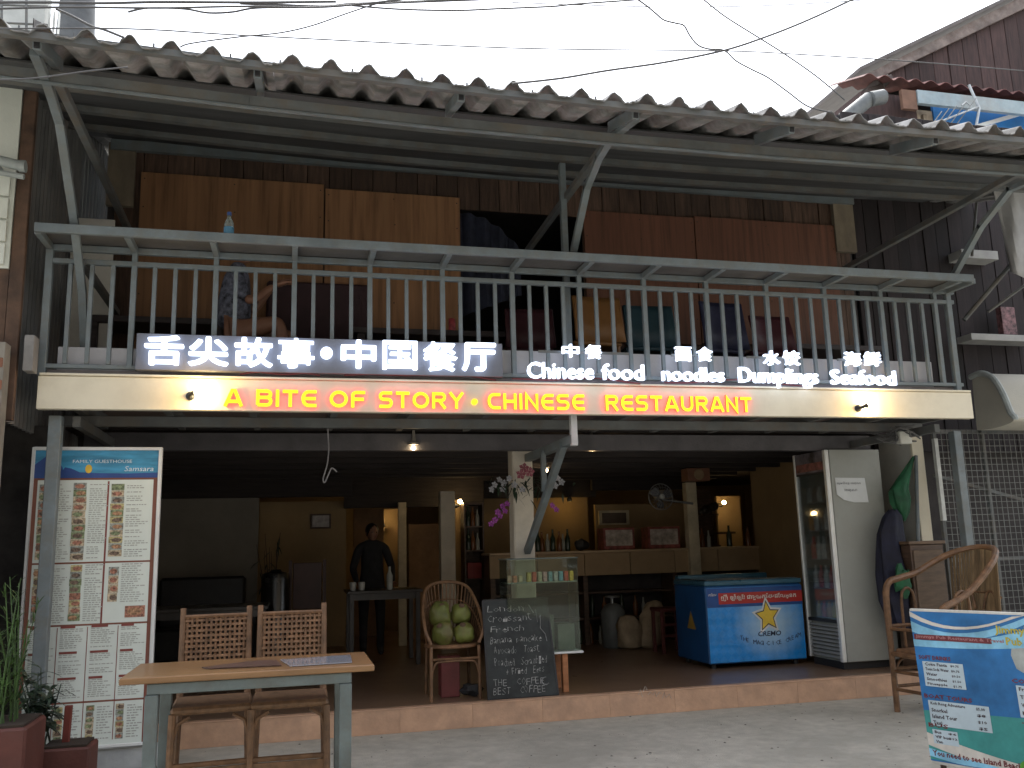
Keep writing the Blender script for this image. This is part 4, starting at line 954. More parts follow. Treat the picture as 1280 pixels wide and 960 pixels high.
swoosh('swoosh', [(u,.92-.5*u+1.05*u*u-.35*u**3) for u in U], [(u,.85-.42*u+1.0*u*u-.35*u**3) for u in U], lb, .0035)
swoosh('swoosh', [(u,min(.984,.985-.62*u+1.2*u*u-.4*u**3)) for u in U], [(u,.95-.53*u+1.08*u*u-.36*u**3) for u in U], wb, .0042)
swoosh('swoosh', [(u,.80-.06*u+.28*u*u) for u in U], [(u,.755-.02*u+.10*u*u) for u in U], lb, .0036)
swoosh('swoosh', [(u,max(.05,.20-.28*u+.13*u*u)) for u in U], [(u,max(.035,.12-.28*u+.16*u*u)) for u in U], wb, .0046)
swoosh('swoosh', [(u,max(.04,.10-.16*u+.08*u*u)) for u in U], [(u,max(.025,.05-.16*u+.1*u*u)) for u in U], lb, .0049)
poly('banner_sand', [(.62,.83),(.75,.93),(1,.90),(1,.62),(.75,.58),(.62,.66),(.60,.74)], M('banner_sand', (.34,.36,.34), .4, var=.3, vs=5, **pb), .0033)
maroon = M('banner_maroon', (.16,.03,.035), .45, **pb); lightp = M('banner_panel', (.50,.60,.65), .4, var=.08, **pb); dkink = M('banner_ink', (.05,.03,.035), .5, **pb)
def sbox(name, u0, u1, v0, v1, mat, l): return poly(name, [(u0,v0),(u1,v0),(u1,v1),(u0,v1)], mat, l)
sbox('heading_bar', .01,.50,.80,.835, maroon, .0055)
ytx = M('banner_yellow', (.50,.42,.05), .4, **pb)
def stext(b, s, u, v, w, h, l=.0072): text_into(b, s, sp(u,v,l), du, dv, dn, w=w, h=h, res=1, offset=.025)
b = MB(); stext(b, "Jimmy's", .53, .855, .20, .06); stext(b, 'Pub', .585, .80, .09, .045); obj('title_lettering', b, ytx, BS)
b = MB(); stext(b, 'Jimmys Pub Restaurant & Travel', .02, .805, .53, .026, .0062); obj('heading_lettering', b, M('heading_dim', (.36,.16,.16), .5, **pb), BS)
for u0, u1, v0, v1, head, lines_ in ((.04,.30,.50,.66,'SOFT DRINKS',[('Coke Fanta','$0.75'),('Tonic Soda Water','$0.75'),('Water','$0.50'),('Smoothies','$1.50'),('Pineapple','$1.75')]),
        (.04,.42,.25,.41,'BOAT TOURS',[('Koh Rong Adventure','$5.00'),('Snorkel','$8'),('Island Tour','$10'),('Taxi','$5')]),
        (.04,.20,.135,.225,'BUS',[('Bus','$6'),('VIP bus','$12'),('Van','')]),
        (.60,.95,.37,.56,'COCKTAILS',[('Fresh Juice','$2.0'),('Tequila','$2.5'),('Whisky','$2.0'),('Mojito','$3.0')]),
        (.62,.95,.19,.30,'TRAVEL',[('Beach','$5'),('Reef trip','$8'),('Diving','$9')]),
        (.64,.95,.06,.13,'ROOMS',[('Single','$8'),('Double','$10')])):
    sbox('price_panel', u0, u1, v0, v1, lightp, .0056)
    b = MB(); stext(b, head, u0-.02, v1+.012, (u1-u0)*.8*LU, .026, .0060); obj('panel_heading', b, maroon, BS)
    b = MB(); n = len(lines_); dh = (v1-v0)/n
    for i, (a_, c_) in enumerate(lines_):
        v = v1-dh*(i+.82); stext(b, a_, u0+.015, v, min((u1-u0)*.58, .0145*len(a_))*LU, dh*.62*LV)
        if c_: stext(b, c_, u1-.08 if u1-u0 > .2 else u1-.06, v, .055*LU, dh*.5*LV)
    obj('price_lettering', b, dkink, BS, kind='stuff')
b = MB(); stext(b, 'You need to see Island Beach', .02, .055, .52, .035, .0075); obj('slogan_lettering', b, maroon, BS)
b = MB(); b.add([sp(.60+.05*math.cos(q*.5236)/LU, .02+.05*(1+math.sin(q*.5236))/LV*.9, .0078) for q in range(12)], [list(range(12))]); obj('green_badge', b, M('banner_green', (.10,.32,.04), .4, **pb), BS)
for u in (.06,.94):
    b = MB(); p = sp(u,.02,-.031); q = sp(u,.75,-.031); ft = p-dn*.35; ft.z = .003; b.bar(q-dn*.008, ft, .03,.02, up=du); b.bb(p.x-.012,p.x+.012,p.y-.012,p.y+.012,.001,.03) ; obj('rear_leg', b, wood_d, BS)
# --- brown cabinet, folded green umbrella and navy cloth beside the fridge
t = thing('wooden_cabinet', 'dark brown wooden cabinet against the right side wall', 'cabinet', (5.9,1.15,0))
b = MB(); b.bb(5.66,6.02,.97,1.25,.004,1.33); obj('body', b, wood_d, t, bevel=.006)
b = MB(); b.bb(5.64,6.04,.955,1.265,1.332,1.362); obj('top', b, M('brown_top', (.12,.075,.045), .5, var=.2), t, bevel=.004)
b = MB(); b.bb(5.68,6.0,.958,.968,.10,1.28); obj('door', b, M('brown_door', (.095,.06,.036), .5, var=.25, stretch=(1,1,5)), t, bevel=.004)
grn = M('green_umbrella_cloth', (.010,.075,.03), .7, var=.35, vs=7); nvy = M('navy_umbrella_cloth', (.010,.011,.026), .75, var=.4, vs=8)
t = thing('garden_umbrella', 'folded green and navy garden umbrella leaning beside the grey fridge', 'umbrella', (5.72,1.2,FZ))
top = W(1146,572,Y=1.24); bot = W(1122,760,Y=1.20)
b = MB(); b.tube([(5.66,1.0,.16),(top.x,1.25,top.z+.02)], .018, 8); obj('pole', b, steel, t, smooth=True)
FOLD_ = .13
def folded(name, prof, mat, seed):
    b = MB(); n = 26; rings = len(prof)
    for i, (cx_, cy_, z, r_) in enumerate(prof):
        for j in range(n):
            th = 2*math.pi*j/n; rr = r_*(1+FOLD_*math.cos(th*6+seed+i*.25)+.08*math.sin(th*3+i*.7)); b.v.append(Vector((cx_+rr*math.cos(th), cy_+rr*.75*math.sin(th), z+.015*math.sin(th*5+i))))
    for i in range(rings-1):
        for j in range(n): b.f.append([i*n+j, i*n+(j+1) % n, (i+1)*n+(j+1) % n, (i+1)*n+j])
    b.f.append(list(range(n))[::-1]); b.f.append([(rings-1)*n+j for j in range(n)]); b.m = [0]*len(b.f)
    return obj(name, b, mat, t, smooth=True)
ga = W(1130,640,Y=1.2); gm = W(1122,605,Y=1.2)
gq = lambda x, y: W(x, y, Y=1.2)
folded('green_canopy', [(gq(x_,y_).x,1.2+.002*(650-y_)*.3,gq(x_,y_).z,r_) for x_, y_, r_ in ((1129,650,.02),(1128,640,.07),(1126,626,.10),(1124,613,.095),(1130,600,.068),(1138,586,.036),(1146,571,.007))], grn, 1)
folded('navy_valance', [(5.60,1.12,.55,.10),(5.58,1.14,.80,.15),(5.60,1.16,1.05,.165),(5.60,1.18,1.25,.14),(5.62,1.2,1.45,.12),(5.66,1.2,1.60,.09),(5.68,1.2,1.66,.04)], nvy, 2)
b = MB(); b.ball((5.55,.99,1.00), .10, 14, 10, (.8,.35,1.3), .6, 4); obj('green_tie_cloth', b, grn, t, smooth=True)
# wires and small junk under the fascia at the right post
b = MB(); rg = random.Random(11)
for i in range(9):
    p = [Vector((5.25+rg.uniform(-.1,.22), .45+rg.uniform(-.15,.3), 2.36+rg.uniform(-.12,.02))) for _ in range(4)]
    b.tube(curve_pts(p,4), .007, 5)
o = obj('cable_bundle', b, M('grey_cable', (.10,.10,.10), .6), smooth=True); tag(o, 'tangle of dark cables hanging under the fascia by the right post', 'cables')
b = MB(); b.bb(5.24,5.36,.40,.46,2.22,2.33); o = obj('junction_box', b, M('pale_plastic', (.5,.5,.46), .5), bevel=.006); tag(o, 'pale plastic junction box under the fascia near the right post', 'junction box')

# ================================================================== plants at the lower left
leaf_g = M('fern_green', (.045,.095,.018), .6, var=.45, vs=8, bump=0, rnd=.2); leaf_d = M('dark_leaf', (.018,.035,.02), .5, var=.4, vs=8, bump=0)
terr = M('terracotta_pot', (.095,.030,.022), .6, var=.2, vs=6, stain=.35, stcol=(.12,.05,.04), sts=5); soil = M('soil', (.035,.025,.018), .95)
def leafblade(b, p, d, L, w, droop, nseg=4):
    d = d.normalized(); s = d.cross(Vector((0,0,1)))
    s = s.normalized() if s.length > .05 else Vector((1,0,0))
    prev = None
    for i in range(nseg+1):
        t = i/nseg; c = p+d*(L*t)+Vector((0,0,-droop*L*t*t)); ww = w*math.sin(math.pi*min(.97,max(.06,t*.92+.08)))
        b.v += [c-s*ww, c+s*ww]
        if i: k = len(b.v); b.f.append([k-4,k-3,k-1,k-2]); b.m.append(b.mi)
PX = W(12,870,Y=-1.35)
t = thing('feathery_shrub', 'tall feathery green shrub in terracotta planter at the left edge', 'plant', (PX.x,-1.35,0))
b = MB(); b.bb(PX.x-.34,PX.x+.135,-1.55,-1.18,.001,W(25,908,Y=-1.5).z); obj('planter', b, terr, t, bevel=.012)
zp = W(25,908,Y=-1.5).z
b = MB(); b.bb(PX.x-.32,PX.x+.115,-1.53,-1.20,zp+.001,zp+.012); obj('soil', b, soil, t)
bs_ = MB(); bl = MB(); rg = random.Random(4)
for i in range(26):
    base = Vector((PX.x+rg.uniform(-.26,.10),-1.36+rg.uniform(-.12,.12),zp)); ht = rg.uniform(.30,.72) if rg.random() < .7 else rg.uniform(.2,.4)
    lean = Vector((rg.uniform(-.22,.16),rg.uniform(-.2,.2),1)).normalized(); tip = base+lean*ht
    bs_.tube([base,base.lerp(tip,.5)+Vector((0,0,.02)),tip], [.005,.004,.002], 5)
    for j in range(34):
        f = rg.uniform(.12,1); p = base.lerp(tip,f); leafblade(bl, p, Vector((rg.uniform(-1,1),rg.uniform(-1,1),rg.uniform(.1,1.1))), rg.uniform(.05,.12)*(1.2-f*.5), rg.uniform(.0025,.005), .25, 3)
obj('stems', bs_, leaf_g, t); obj('leaves', bl, leaf_g, t, kind='stuff')
QX = W(42,850,Y=-.95)
t = thing('potted_plant', 'dark leafy potted plant in front of the tall menu board', 'plant', (QX.x+.1,-.95,0))
zq = W(80,937,Y=-1.1).z
b = MB(); b.bb(W(48,940,Y=-1.05).x,W(113,940,Y=-1.05).x,-1.08,-.84,.001,zq); obj('planter', b, terr, t, bevel=.01)
b = MB(); b.bb(W(48,940,Y=-1.05).x+.02,W(113,940,Y=-1.05).x-.02,-1.06,-.86,zq+.001,zq+.012); obj('soil', b, soil, t)
b = MB(); p = W(82,930,Y=-.95); b.bar((p.x,-.95,zq),(p.x+.005,-.95,W(82,882,Y=-.95).z), .035,.035); obj('stake', b, M('red_stake', (.14,.03,.02), .7), t, bevel=.003)
bs_ = MB(); bl = MB()
for i in range(12):
    base = Vector((QX.x+rg.uniform(.02,.10),-.95+rg.uniform(-.06,.06),zq)); ht = rg.uniform(.22,.52); tip = base+Vector((rg.uniform(-.16,.06),rg.uniform(-.12,.12),ht))
    bs_.tube([base,tip], [.006,.003], 5)
    for j in range(16):
        f = rg.uniform(.35,1); p = base.lerp(tip,f); leafblade(bl, p, Vector((rg.uniform(-1,1),rg.uniform(-1,1),rg.uniform(-.2,.9))), rg.uniform(.07,.13), rg.uniform(.010,.018), .5, 4)
obj('stems', bs_, leaf_d, t); obj('leaves', bl, leaf_d, t, kind='stuff')

# grit and small stones on the street
b = MB(); rg = random.Random(33)
for k in range(420):
    p = Vector((rg.uniform(-1.5,6.0), rg.uniform(-3.2,.88), 0)); r_ = rg.choice((.004,.005,.006,.008,.012)); n = 5
    b.add([p+Vector((r_*math.cos(q*1.2566+k)*rg.uniform(.7,1.2), r_*math.sin(q*1.2566+k), .0008)) for q in range(n)]+[p+Vector((0,0,r_*.6))], [(q,(q+1) % n,n) for q in range(n)])
o = obj('street_grit', b, M('grit', (.17,.16,.14), .95, var=.4, vs=3)); o['kind'] = 'stuff'; o['label'] = 'loose grit and small stones scattered on the concrete street'; o['category'] = 'grit'
# ================================================================== inside the restaurant
tmet = M('dull_steel', (.30,.31,.32), .35, metal=.8, var=.15)
# --- bar counter
YC = 4.5
BC = thing('bar_counter', 'long ochre bar counter with open dark shelves underneath at the back', 'counter', (4.0,YC,FZ))
ca = W(612,700,Y=YC).x; cb = W(952,700,Y=YC).x; czt = W(780,687,Y=YC).z; czb = W(780,718,Y=YC).z
b = MB(); b.bb(ca,cb,YC,YC+.5,czt-.03,czt); obj('counter_top', b, M('counter_top_tile', (.38,.27,.16), .35, var=.1), BC, bevel=.004)
nseg_ = 6
for i in range(nseg_):
    x0 = ca+(cb-ca)*i/nseg_; x1 = ca+(cb-ca)*(i+1)/nseg_
    b = MB(); b.bb(x0+.004,x1-.004,YC+.02,YC+.04,czb,czt-.032); obj('front_panel', b, M('counter_panel', (.31,.215,.12), .6, var=.08, rnd=.08), BC, bevel=.003)
for x in (ca+.02, ca+(cb-ca)*.33, ca+(cb-ca)*.66, cb-.06):
    b = MB(); b.bb(x,x+.06,YC+.06,YC+.45,FZ,czt-.032); obj('support', b, wood_d, BC)
for z in (FZ+.30,FZ+.62):
    b = MB(); b.bb(ca+.02,cb-.02,YC+.10,YC+.45,z,z+.025); obj('shelf', b, wood_d, BC)
b = MB(); b.bb(ca+.02,cb-.02,YC+.46,YC+.48,FZ+.01,czt-.04); obj('back_board', b, M('dim_room_lining', (.05,.045,.045), .9), BC)
# things on and under the counter
dk_glass = M('dark_bottle_glass', (.03,.045,.03), .15, var=.3, bump=0); amber = M('amber_bottle', (.16,.06,.02), .2, bump=0); clear_b = M('pale_bottle', (.30,.31,.28), .2, bump=0)
def bottle_mesh(h, r, mat, nm): 
    b = MB(); b.lathe([(r*.95,0),(r,.01),(r,h*.58),(r*.42,h*.75),(r*.36,h*.97),(r*.42,h)], (0,0,0), 10); return b.mesh(nm, mat, smooth=True)
bms = [bottle_mesh(.28,.036,dk_glass,'bottle'), bottle_mesh(.25,.034,amber,'bottle'), bottle_mesh(.22,.03,clear_b,'bottle')]
rg = random.Random(21); ORD = ['first','second','third','fourth','fifth','sixth','seventh']
for i, px in enumerate((672,679,686,692,699,706,712,880,888,912,934)):
    p = W(px,690,Y=YC+.25); o = place('bottle', bms[i % 3], (p.x,YC+.2+rg.uniform(0,.15),czt+.001)); o.rotation_euler = (0,0,0)
    tag(o, '%s bottle on the bar counter, %s from left %s' % (['dark green','amber','pale'][i % 3], ORD[i if px < 800 else i-7], 'beside the white column' if px < 800 else 'right of the rear post'), 'bottle', 'bottles on the bar counter')
for i in range(14):
    p = W(724+i*6.3,770,Y=YC+.2); zz = FZ+.327 if i % 2 else FZ+.002
    o = place('bottle', bms[(i*2) % 3], (p.x,YC+.2+rg.uniform(-.05,.1),zz))
    cname = ['dark green','amber','pale'][(i*2) % 3]
    tag(o, '%s bottle under the bar counter, %s from the left on the %s' % (cname, ORD[i//2], 'lower shelf' if i % 2 else 'floor'), 'bottle', 'bottles under the bar counter')
cr_m = [M('beer_case_red', (.20,.05,.04), .6, var=.5, vs=12, bump=0), M('beer_case_white', (.33,.28,.24), .6, var=.4, vs=10, bump=0)]
for i, (x0, x1, lab) in enumerate(((755,794,'left of two printed drink cartons on the bar counter'),(811,851,'right of two printed drink cartons on the bar counter'))):
    t = thing('drink_carton', lab, 'carton', (W((x0+x1)/2,687,Y=4.62).x,4.7,czt), 'drink cartons on the bar counter')
    a = W(x0,687,Y=4.62).x; c = W(x1,687,Y=4.62).x; zt = W(800,659,Y=4.62).z
    b = MB(); b.bb(a,c,4.62,4.86,czt+.001,zt); obj('carton', b, cr_m[0], t, bevel=.005)
    b = MB(); b.add([(a+.03,4.618,czt+.05),(c-.03,4.618,czt+.05),(c-.03,4.618,zt-.03),(a+.03,4.618,zt-.03)],[(0,1,2,3)]); obj('printed_label', b, cr_m[1], t)
b = MB(); p = W(750,686,Y=4.7); b.ball((p.x-.25,4.7,czt+.075),.075,12,8,(1.3,1,1),.3,1); o = obj('cloth_bundle', b, black_m, smooth=True); tag(o, 'dark cloth bundle lying on the bar counter left of the cartons', 'cloth')
# sacks, kegs, stool under the counter
sack = M('pale_sack', (.33,.25,.165), .85, var=.2, vs=9, bump=.4, bs=20)
for i, (px, lean, lab, hh) in enumerate(((790,-.02,'shorter pale sack leaning on the floor before the counter',.40),(812,.10,'taller pale sack standing against the counter',.56))):
    p = W(px,795,Y=3.9); b = MB(); n = 18
    prof = [(.10,0),(.15,.04),(.165,.14),(.155,.28),(.15,.40),(.12,.50),(.085,.56),(.02,.585)]
    for (r_, z) in prof:
        for j in range(n):
            th = 2*math.pi*j/n; rr = r_*(1+.13*math.sin(3*th+z*9+i)+.06*math.sin(7*th-z*20)); b.v.append(Vector((p.x+lean*z*2+rr*math.cos(th), 3.95+rr*.8*math.sin(th), FZ+.001+z*hh/.6)))
    for k in range(len(prof)-1):
        for j in range(n): b.f.append([k*n+j,k*n+(j+1) % n,(k+1)*n+(j+1) % n,(k+1)*n+j])
    b.f.append(list(range(n))[::-1]); b.m = [0]*len(b.f)
    o = obj('grain_sack', b, sack, smooth=True); tag(o, lab, 'sack', 'pale sacks by the counter')
t = thing('gas_cylinder', 'grey metal gas cylinder standing under the bar counter', 'gas cylinder', (W(770,790,Y=4.1).x,4.1,FZ))
p = W(769,790,Y=4.1); b = MB(); b.lathe([(.13,0),(.15,.03),(.15,.42),(.10,.50),(.05,.52)], (p.x,4.15,FZ+.001), 18); obj('body', b, M('cylinder_grey', (.12,.13,.13), .4), t, smooth=True)
b = MB(); b.tube([(p.x,4.15,FZ+.51),(p.x,4.15,FZ+.58)], .02, 8); b.tube([(p.x+.09*math.cos(q*.785),4.15+.09*math.sin(q*.785),FZ+.60) for q in range(8)], .01, 6, closed=True); obj('valve', b, tmet, t, smooth=True)
p = W(776,722,Y=4.35); b = MB(); b.ball((p.x,4.35,p.z),.07,12,8,(1.2,1,.7),.3,5); b.ball((p.x+.02,4.33,p.z+.02),.045,8,6,(1,1,1),.2,2)
t = thing('red_chair', 'dark red wooden stool beside the blue chest freezer', 'stool', (W(838,795,Y=3.4).x,3.4,FZ))
p = W(838,795,Y=3.4); rm = M('dark_red_wood', (.12,.035,.03), .5)
b = MB(); b.bb(p.x-.17,p.x+.17,3.25,3.57,FZ+.46,FZ+.50); obj('seat', b, rm, t, bevel=.006)
for sx in (-1,1):
    for sy in (3.28,3.54):
        b = MB(); b.bb(p.x+sx*.14-.018,p.x+sx*.14+.018,sy-.018,sy+.018,FZ+.001,FZ+.459); obj('leg', b, rm, t, bevel=.003)
for z in (.18,.30):
    b = MB(); b.bb(p.x-.121,p.x+.121,3.27,3.29,FZ+z,FZ+z+.03); obj('stretcher', b, rm, t)
# --- wall fan, speaker, lamps
t = thing('wall_fan', 'round wall fan with wire cage on the cream rear post', 'fan', (W(868,630,Y=4.4).x,4.4,1.9))
fc = W(826,621,Y=4.2); rad = .165; pm_ = M('fan_grey', (.2,.2,.2), .4)
b = MB(); b.tube([fc+Vector((rad*math.cos(q*2*math.pi/28),0,rad*math.sin(q*2*math.pi/28))) for q in range(28)], .006, 5, closed=True)
for q in range(22):
    a = q*2*math.pi/22; d = Vector((math.cos(a),0,math.sin(a))); b.tube([fc+d*.03+Vector((0,-.05,0)),fc+d*rad*.7+Vector((0,-.045,0)),fc+d*rad], .0022, 4)
for r_ in (.07,.12): b.tube([fc+Vector((r_*math.cos(q*2*math.pi/24),-.05,r_*math.sin(q*2*math.pi/24))) for q in range(24)], .002, 4, closed=True)
obj('cage', b, pm_, t, kind='stuff')
b = MB(); b.lathe([(.034,0),(.034,.03),(.02,.04)], fc+Vector((0,-.02,0)), 14, Matrix.Rotation(R(90),3,'X')); obj('hub', b, M('fan_hub', (.5,.5,.48), .4), t, smooth=True)
for k in range(3):
    b = MB(); a0 = k*2.094+.4; pts = []
    for f, wdt in ((.03,.02),(.08,.05),(.13,.055),(.15,.03)):
        d = Vector((math.cos(a0),0,math.sin(a0))); s_ = Vector((-math.sin(a0),0,math.cos(a0))); pts.append((fc+d*f-s_*wdt+Vector((0,-.015,0)), fc+d*f+s_*wdt+Vector((0,.01,0))))
    for (a1,b1),(a2,b2) in zip(pts,pts[1:]): b.quad(a1,b1,b2,a2)
    obj('blade', b, M('fan_blade', (.09,.09,.10), .4), t)
b = MB(); b.lathe([(.045,0),(.05,.05),(.035,.11)], fc+Vector((0,.02,0)), 12, Matrix.Rotation(R(-90),3,'X')); b.tube([fc+Vector((0,.1,0)),fc+Vector((.12,.16,-.03)),(W(866,632,Y=4.44).x,4.44,fc.z-.08)], .016, 8); obj('motor_arm', b, pm_, t, smooth=True)
t = thing('loudspeaker', 'small wooden box loudspeaker hanging from the ceiling above the counter', 'speaker', (W(872,592,Y=4.2).x,4.2,2.2))
p0 = W(860,601,Y=4.2); p1 = W(887,585,Y=4.2)
b = MB(); b.bb(p0.x,p1.x,4.2,4.40,p0.z,p1.z); obj('cabinet', b, M('speaker_wood', (.22,.10,.06), .5, var=.2), t, bevel=.006)
pc = (Vector(p0)+Vector(p1))/2; b = MB(); b.lathe([(.070,0),(.070,.006),(.060,.012),(.015,.002)], (pc.x,4.199,pc.z), 18, Matrix.Rotation(R(90),3,'X')); obj('cone', b, M('speaker_cone', (.30,.21,.12), .6), t, smooth=True)
b = MB(); b.bar((pc.x,4.3,p1.z),(pc.x,4.3,2.33), .03,.03); obj('hanger', b, black_m, t)
def ceil_lamp(x, y, z, label, pw):
    p = W(x, y, Z=z); t = thing('ceiling_lamp', label, 'lamp', (p.x,p.y,p.z+.02), 'small warm ceiling lamps')
    b = MB(); b.lathe([(.045,0),(.045,.02),(.02,.03),(.012,2.449-p.z-.03)], (p.x,p.y,p.z+.028), 14); obj('fitting', b, M('lamp_fitting', (.2,.18,.15), .5), t, smooth=True)
    b = MB(); b.ball((p.x,p.y,p.z), .017, 12, 8); obj('bulb', b, EM('ceiling_bulb', (1.0,.80,.50), 22), t, smooth=True)
    point('glow', (p.x,p.y,p.z-.045), pw, (1.0,.66,.32), t, .03)
ceil_lamp(517,560,2.29,'lit ceiling bulb left of the white column, alone on the dark ceiling',.17)
ceil_lamp(740,562,2.29,'lit ceiling bulb right of the balcony bracket nearest the street',.17)
ceil_lamp(683,588,2.29,'lit ceiling bulb just right of the white column further back',.17)
def wall_lamp(x, y, Y, label, pw, dx=0):
    p = W(x, y, Y=Y); t = thing('wall_lamp', label, 'lamp', (p.x,p.y,p.z), 'lit wall lamps inside')
    b = MB(); b.tube([(p.x+dx,p.y+.10,p.z-.05),(p.x+dx*.5,p.y+.03,p.z-.06),(p.x,p.y,p.z-.025)], .010, 8); b.lathe([(.03,0),(.02,.015)], (p.x+dx,p.y+.11,p.z-.05), 10, Matrix.Rotation(R(90),3,'X')); obj('bracket', b, black_m, t, smooth=True)
    b = MB(); b.ball((p.x,p.y,p.z), .030, 12, 8); obj('bulb', b, EM('wall_bulb', (1.0,.72,.33), 24), t, smooth=True)
    point('glow', (p.x+.01,p.y-.05,p.z+.01), pw, (1.0,.58,.20), t, .03)
wall_lamp(575,627,5.35,'lit warm wall lamp beside the rear post left of the flowers',.3,-.03)
wall_lamp(905,628,6.1,'lit warm wall lamp in the kitchen opening right of the counter post',.34,-.06)
wall_lamp(476,652,7.6,'dim warm lamp behind the standing person in the doorway',.3,.05)
b = MB(); p = W(712,627,Y=5.9)
t = thing('hidden_wall_lamp', 'small hidden lamp washing the ochre wall behind the counter', 'lamp', (p.x,5.95,p.z))  # unseen source of the ceiling lamp glow on this wall
b = MB(); b.lathe([(.03,0),(.04,.03),(.03,.06)], (p.x,5.90,p.z), 10); obj('shade', b, black_m, t, smooth=True)
point('glow', (p.x,5.88,p.z-.04), .34, (1.0,.62,.17), t, .03)
# --- picture on the wall
t = thing('wall_picture', 'small framed picture on the ochre back wall', 'picture', (W(400,650,Y=5.97).x,5.96,1.7))
a = W(388,661,Y=5.95); c = W(414,642,Y=5.95)
b = MB(); b.bb(a.x,c.x,5.965,5.985,a.z,c.z); obj('frame', b, wood_d, t, bevel=.004)
b = MB(); b.bb(a.x+.025,c.x-.025,5.958,5.964,a.z+.022,c.z-.022); obj('print', b, M('picture_print', (.36,.33,.32), .4, var=.25, vs=12, bump=0), t)
# --- flower garland round the column
FG = thing('flower_garland', 'garland of white, pink and purple orchids round the white column', 'flowers', (cx,1.45,2.0))
bl = MB(); rg = random.Random(8)
for i in range(90):
    p = W(655+rg.gauss(0,22), 607+rg.gauss(0,7), Y=1.40+rg.uniform(-.05,.05)); leafblade(bl, p, Vector((rg.uniform(-1,1),rg.uniform(-1,.17),rg.uniform(-1,.5))), rg.uniform(.05,.10), rg.uniform(.007,.013), .5, 3)
obj('leaves', bl, leaf_d, FG, kind='stuff')
petal = [M('petal_'+n, c, .6, var=.2, bump=0) for n, c in (('white',(.30,.30,.32)),('pink',(.22,.06,.08)),('purple',(.26,.05,.26)))]
def flower(p, r, mi, parent):
    b = MB()
    ax = Vector((rg.uniform(-.5,.5),-1,rg.uniform(-.3,.5))).normalized(); u = ax.orthogonal().normalized(); v = ax.cross(u)
    for k in range(5):
        a = k*1.2566; d = u*math.cos(a)+v*math.sin(a); s_ = ax.cross(d); b.quad(p, p+d*r*.6-s_*r*.38+ax*r*.2, p+d*r+ax*r*.1, p+d*r*.6+s_*r*.38+ax*r*.2)
    b.ball(p+ax*r*.12, r*.18, 6, 4)
    return obj('flower', b, petal[mi], parent)
for x, y in ((618,606),(624,600),(630,604),(636,598),(643,606),(628,612),(614,612),(690,602),(697,598),(702,603),(694,607),(653,612)): flower(W(x,y,Y=1.36), .035, 0, FG)
for x, y in ((655,585),(662,590),(651,593)): flower(W(x,y,Y=1.38), .05, 1, FG)
for x, y in ((628,633),(631,639),(625,645),(619,650),(614,655),(622,640),(634,630),(690,632),(695,637)): flower(W(x,y,Y=1.36), .032, 2, FG)
b = MB(); b.tube(curve_pts([W(640,610,Y=1.38),W(630,632,Y=1.37),W(614,658,Y=1.37)],4), .004, 5); obj('orchid_stem', b, leaf_d, FG)
# --- hanging cord under the soffit
b = MB(); pts = [W(410,545,Y=.9),W(411,560,Y=.9),W(409,580,Y=.9),W(404,598,Y=.9),W(406,603,Y=.9),W(411,592,Y=.9),W(415,585,Y=.9),W(421,590,Y=.9)]; pts = [Vector((pts[0].x,.9,2.55))]+pts
b.tube(curve_pts(pts,4), .006, 5); o = obj('string_loop', b, M('grey_cord', (.25,.24,.25), .7), smooth=True); tag(o, 'grey looped cord hanging from the soffit above the stools', 'cord')
# --- dark furniture at the left and middle
def simple_table(px, py, Y, w, d, h, label, mat, col_group=None):
    p = W(px,py,Y=Y); t = thing('dining_table', label, 'table', (p.x,Y,FZ), col_group)
    b = MB(); b.bb(p.x-w/2,p.x+w/2,Y,Y+d,FZ+h-.03,FZ+h); obj('table_top', b, mat, t, bevel=.004)
    for sx in (-1,1):
        for yy in (Y+.05,Y+d-.05):
            b = MB(); b.bb(p.x+sx*(w/2-.05)-.022,p.x+sx*(w/2-.05)+.022,yy-.022,yy+.022,FZ+.001,FZ+h-.031); obj('leg', b, mat, t)
    b = MB(); b.bb(p.x-w/2+.073,p.x+w/2-.073,Y+.04,Y+.06,FZ+h-.10,FZ+h-.031); obj('apron', b, mat, t); return t
simple_table(482,740,3.6,.82,.7,.80,'dark dining table in front of the standing person',M('table_dark', (.05,.045,.042), .35))
simple_table(255,760,2.6,1.15,.7,.74,'dark dining table behind the left bar stool',M('table_dark', (.05,.045,.042), .35))
t = thing('sofa', 'long black sofa against the olive wall at the left', 'sofa', (W(250,740,Y=4.4).x,4.5,FZ))
p0 = W(196,720,Y=4.4).x; p1 = W(306,720,Y=4.4).x; zs = W(250,722,Y=4.4).z
b = MB(); b.bb(p0,p1,4.62,4.82,FZ+.1,zs); obj('backrest', b, M('black_leather', (.022,.021,.023), .4), t, bevel=.03)
b = MB(); b.bb(p0,p1,4.1,4.615,FZ+.1,FZ+.45); obj('seat', b, M('black_leather', (.022,.021,.023), .4), t, bevel=.03)
for xx in (p0-.14,p1+.004):
    b = MB(); b.bb(xx,xx+.135,4.1,4.82,FZ+.1,FZ+.62); obj('armrest', b, M('black_leather', (.022,.021,.023), .4), t, bevel=.03)
for xx in (p0+.05,p1-.05):
    b = MB(); b.bb(xx-.03,xx+.03,4.2,4.26,FZ+.001,FZ+.099); obj('leg', b, black_m, t)
t = thing('water_boiler', 'dark cylindrical water boiler with shiny highlight left of the picture', 'boiler', (W(343,760,Y=3.6).x,3.6,FZ))
p = W(344,760,Y=3.6); zt = W(344,712,Y=3.6).z; b = MB(); b.lathe([(.15,FZ),(.15,zt-.1),(.13,zt-.04),(.06,zt-.02),(.05,zt)], (p.x,3.6,.001), 20); obj('body', b, M('boiler_steel', (.05,.05,.05), .25, metal=.9), t, smooth=True)
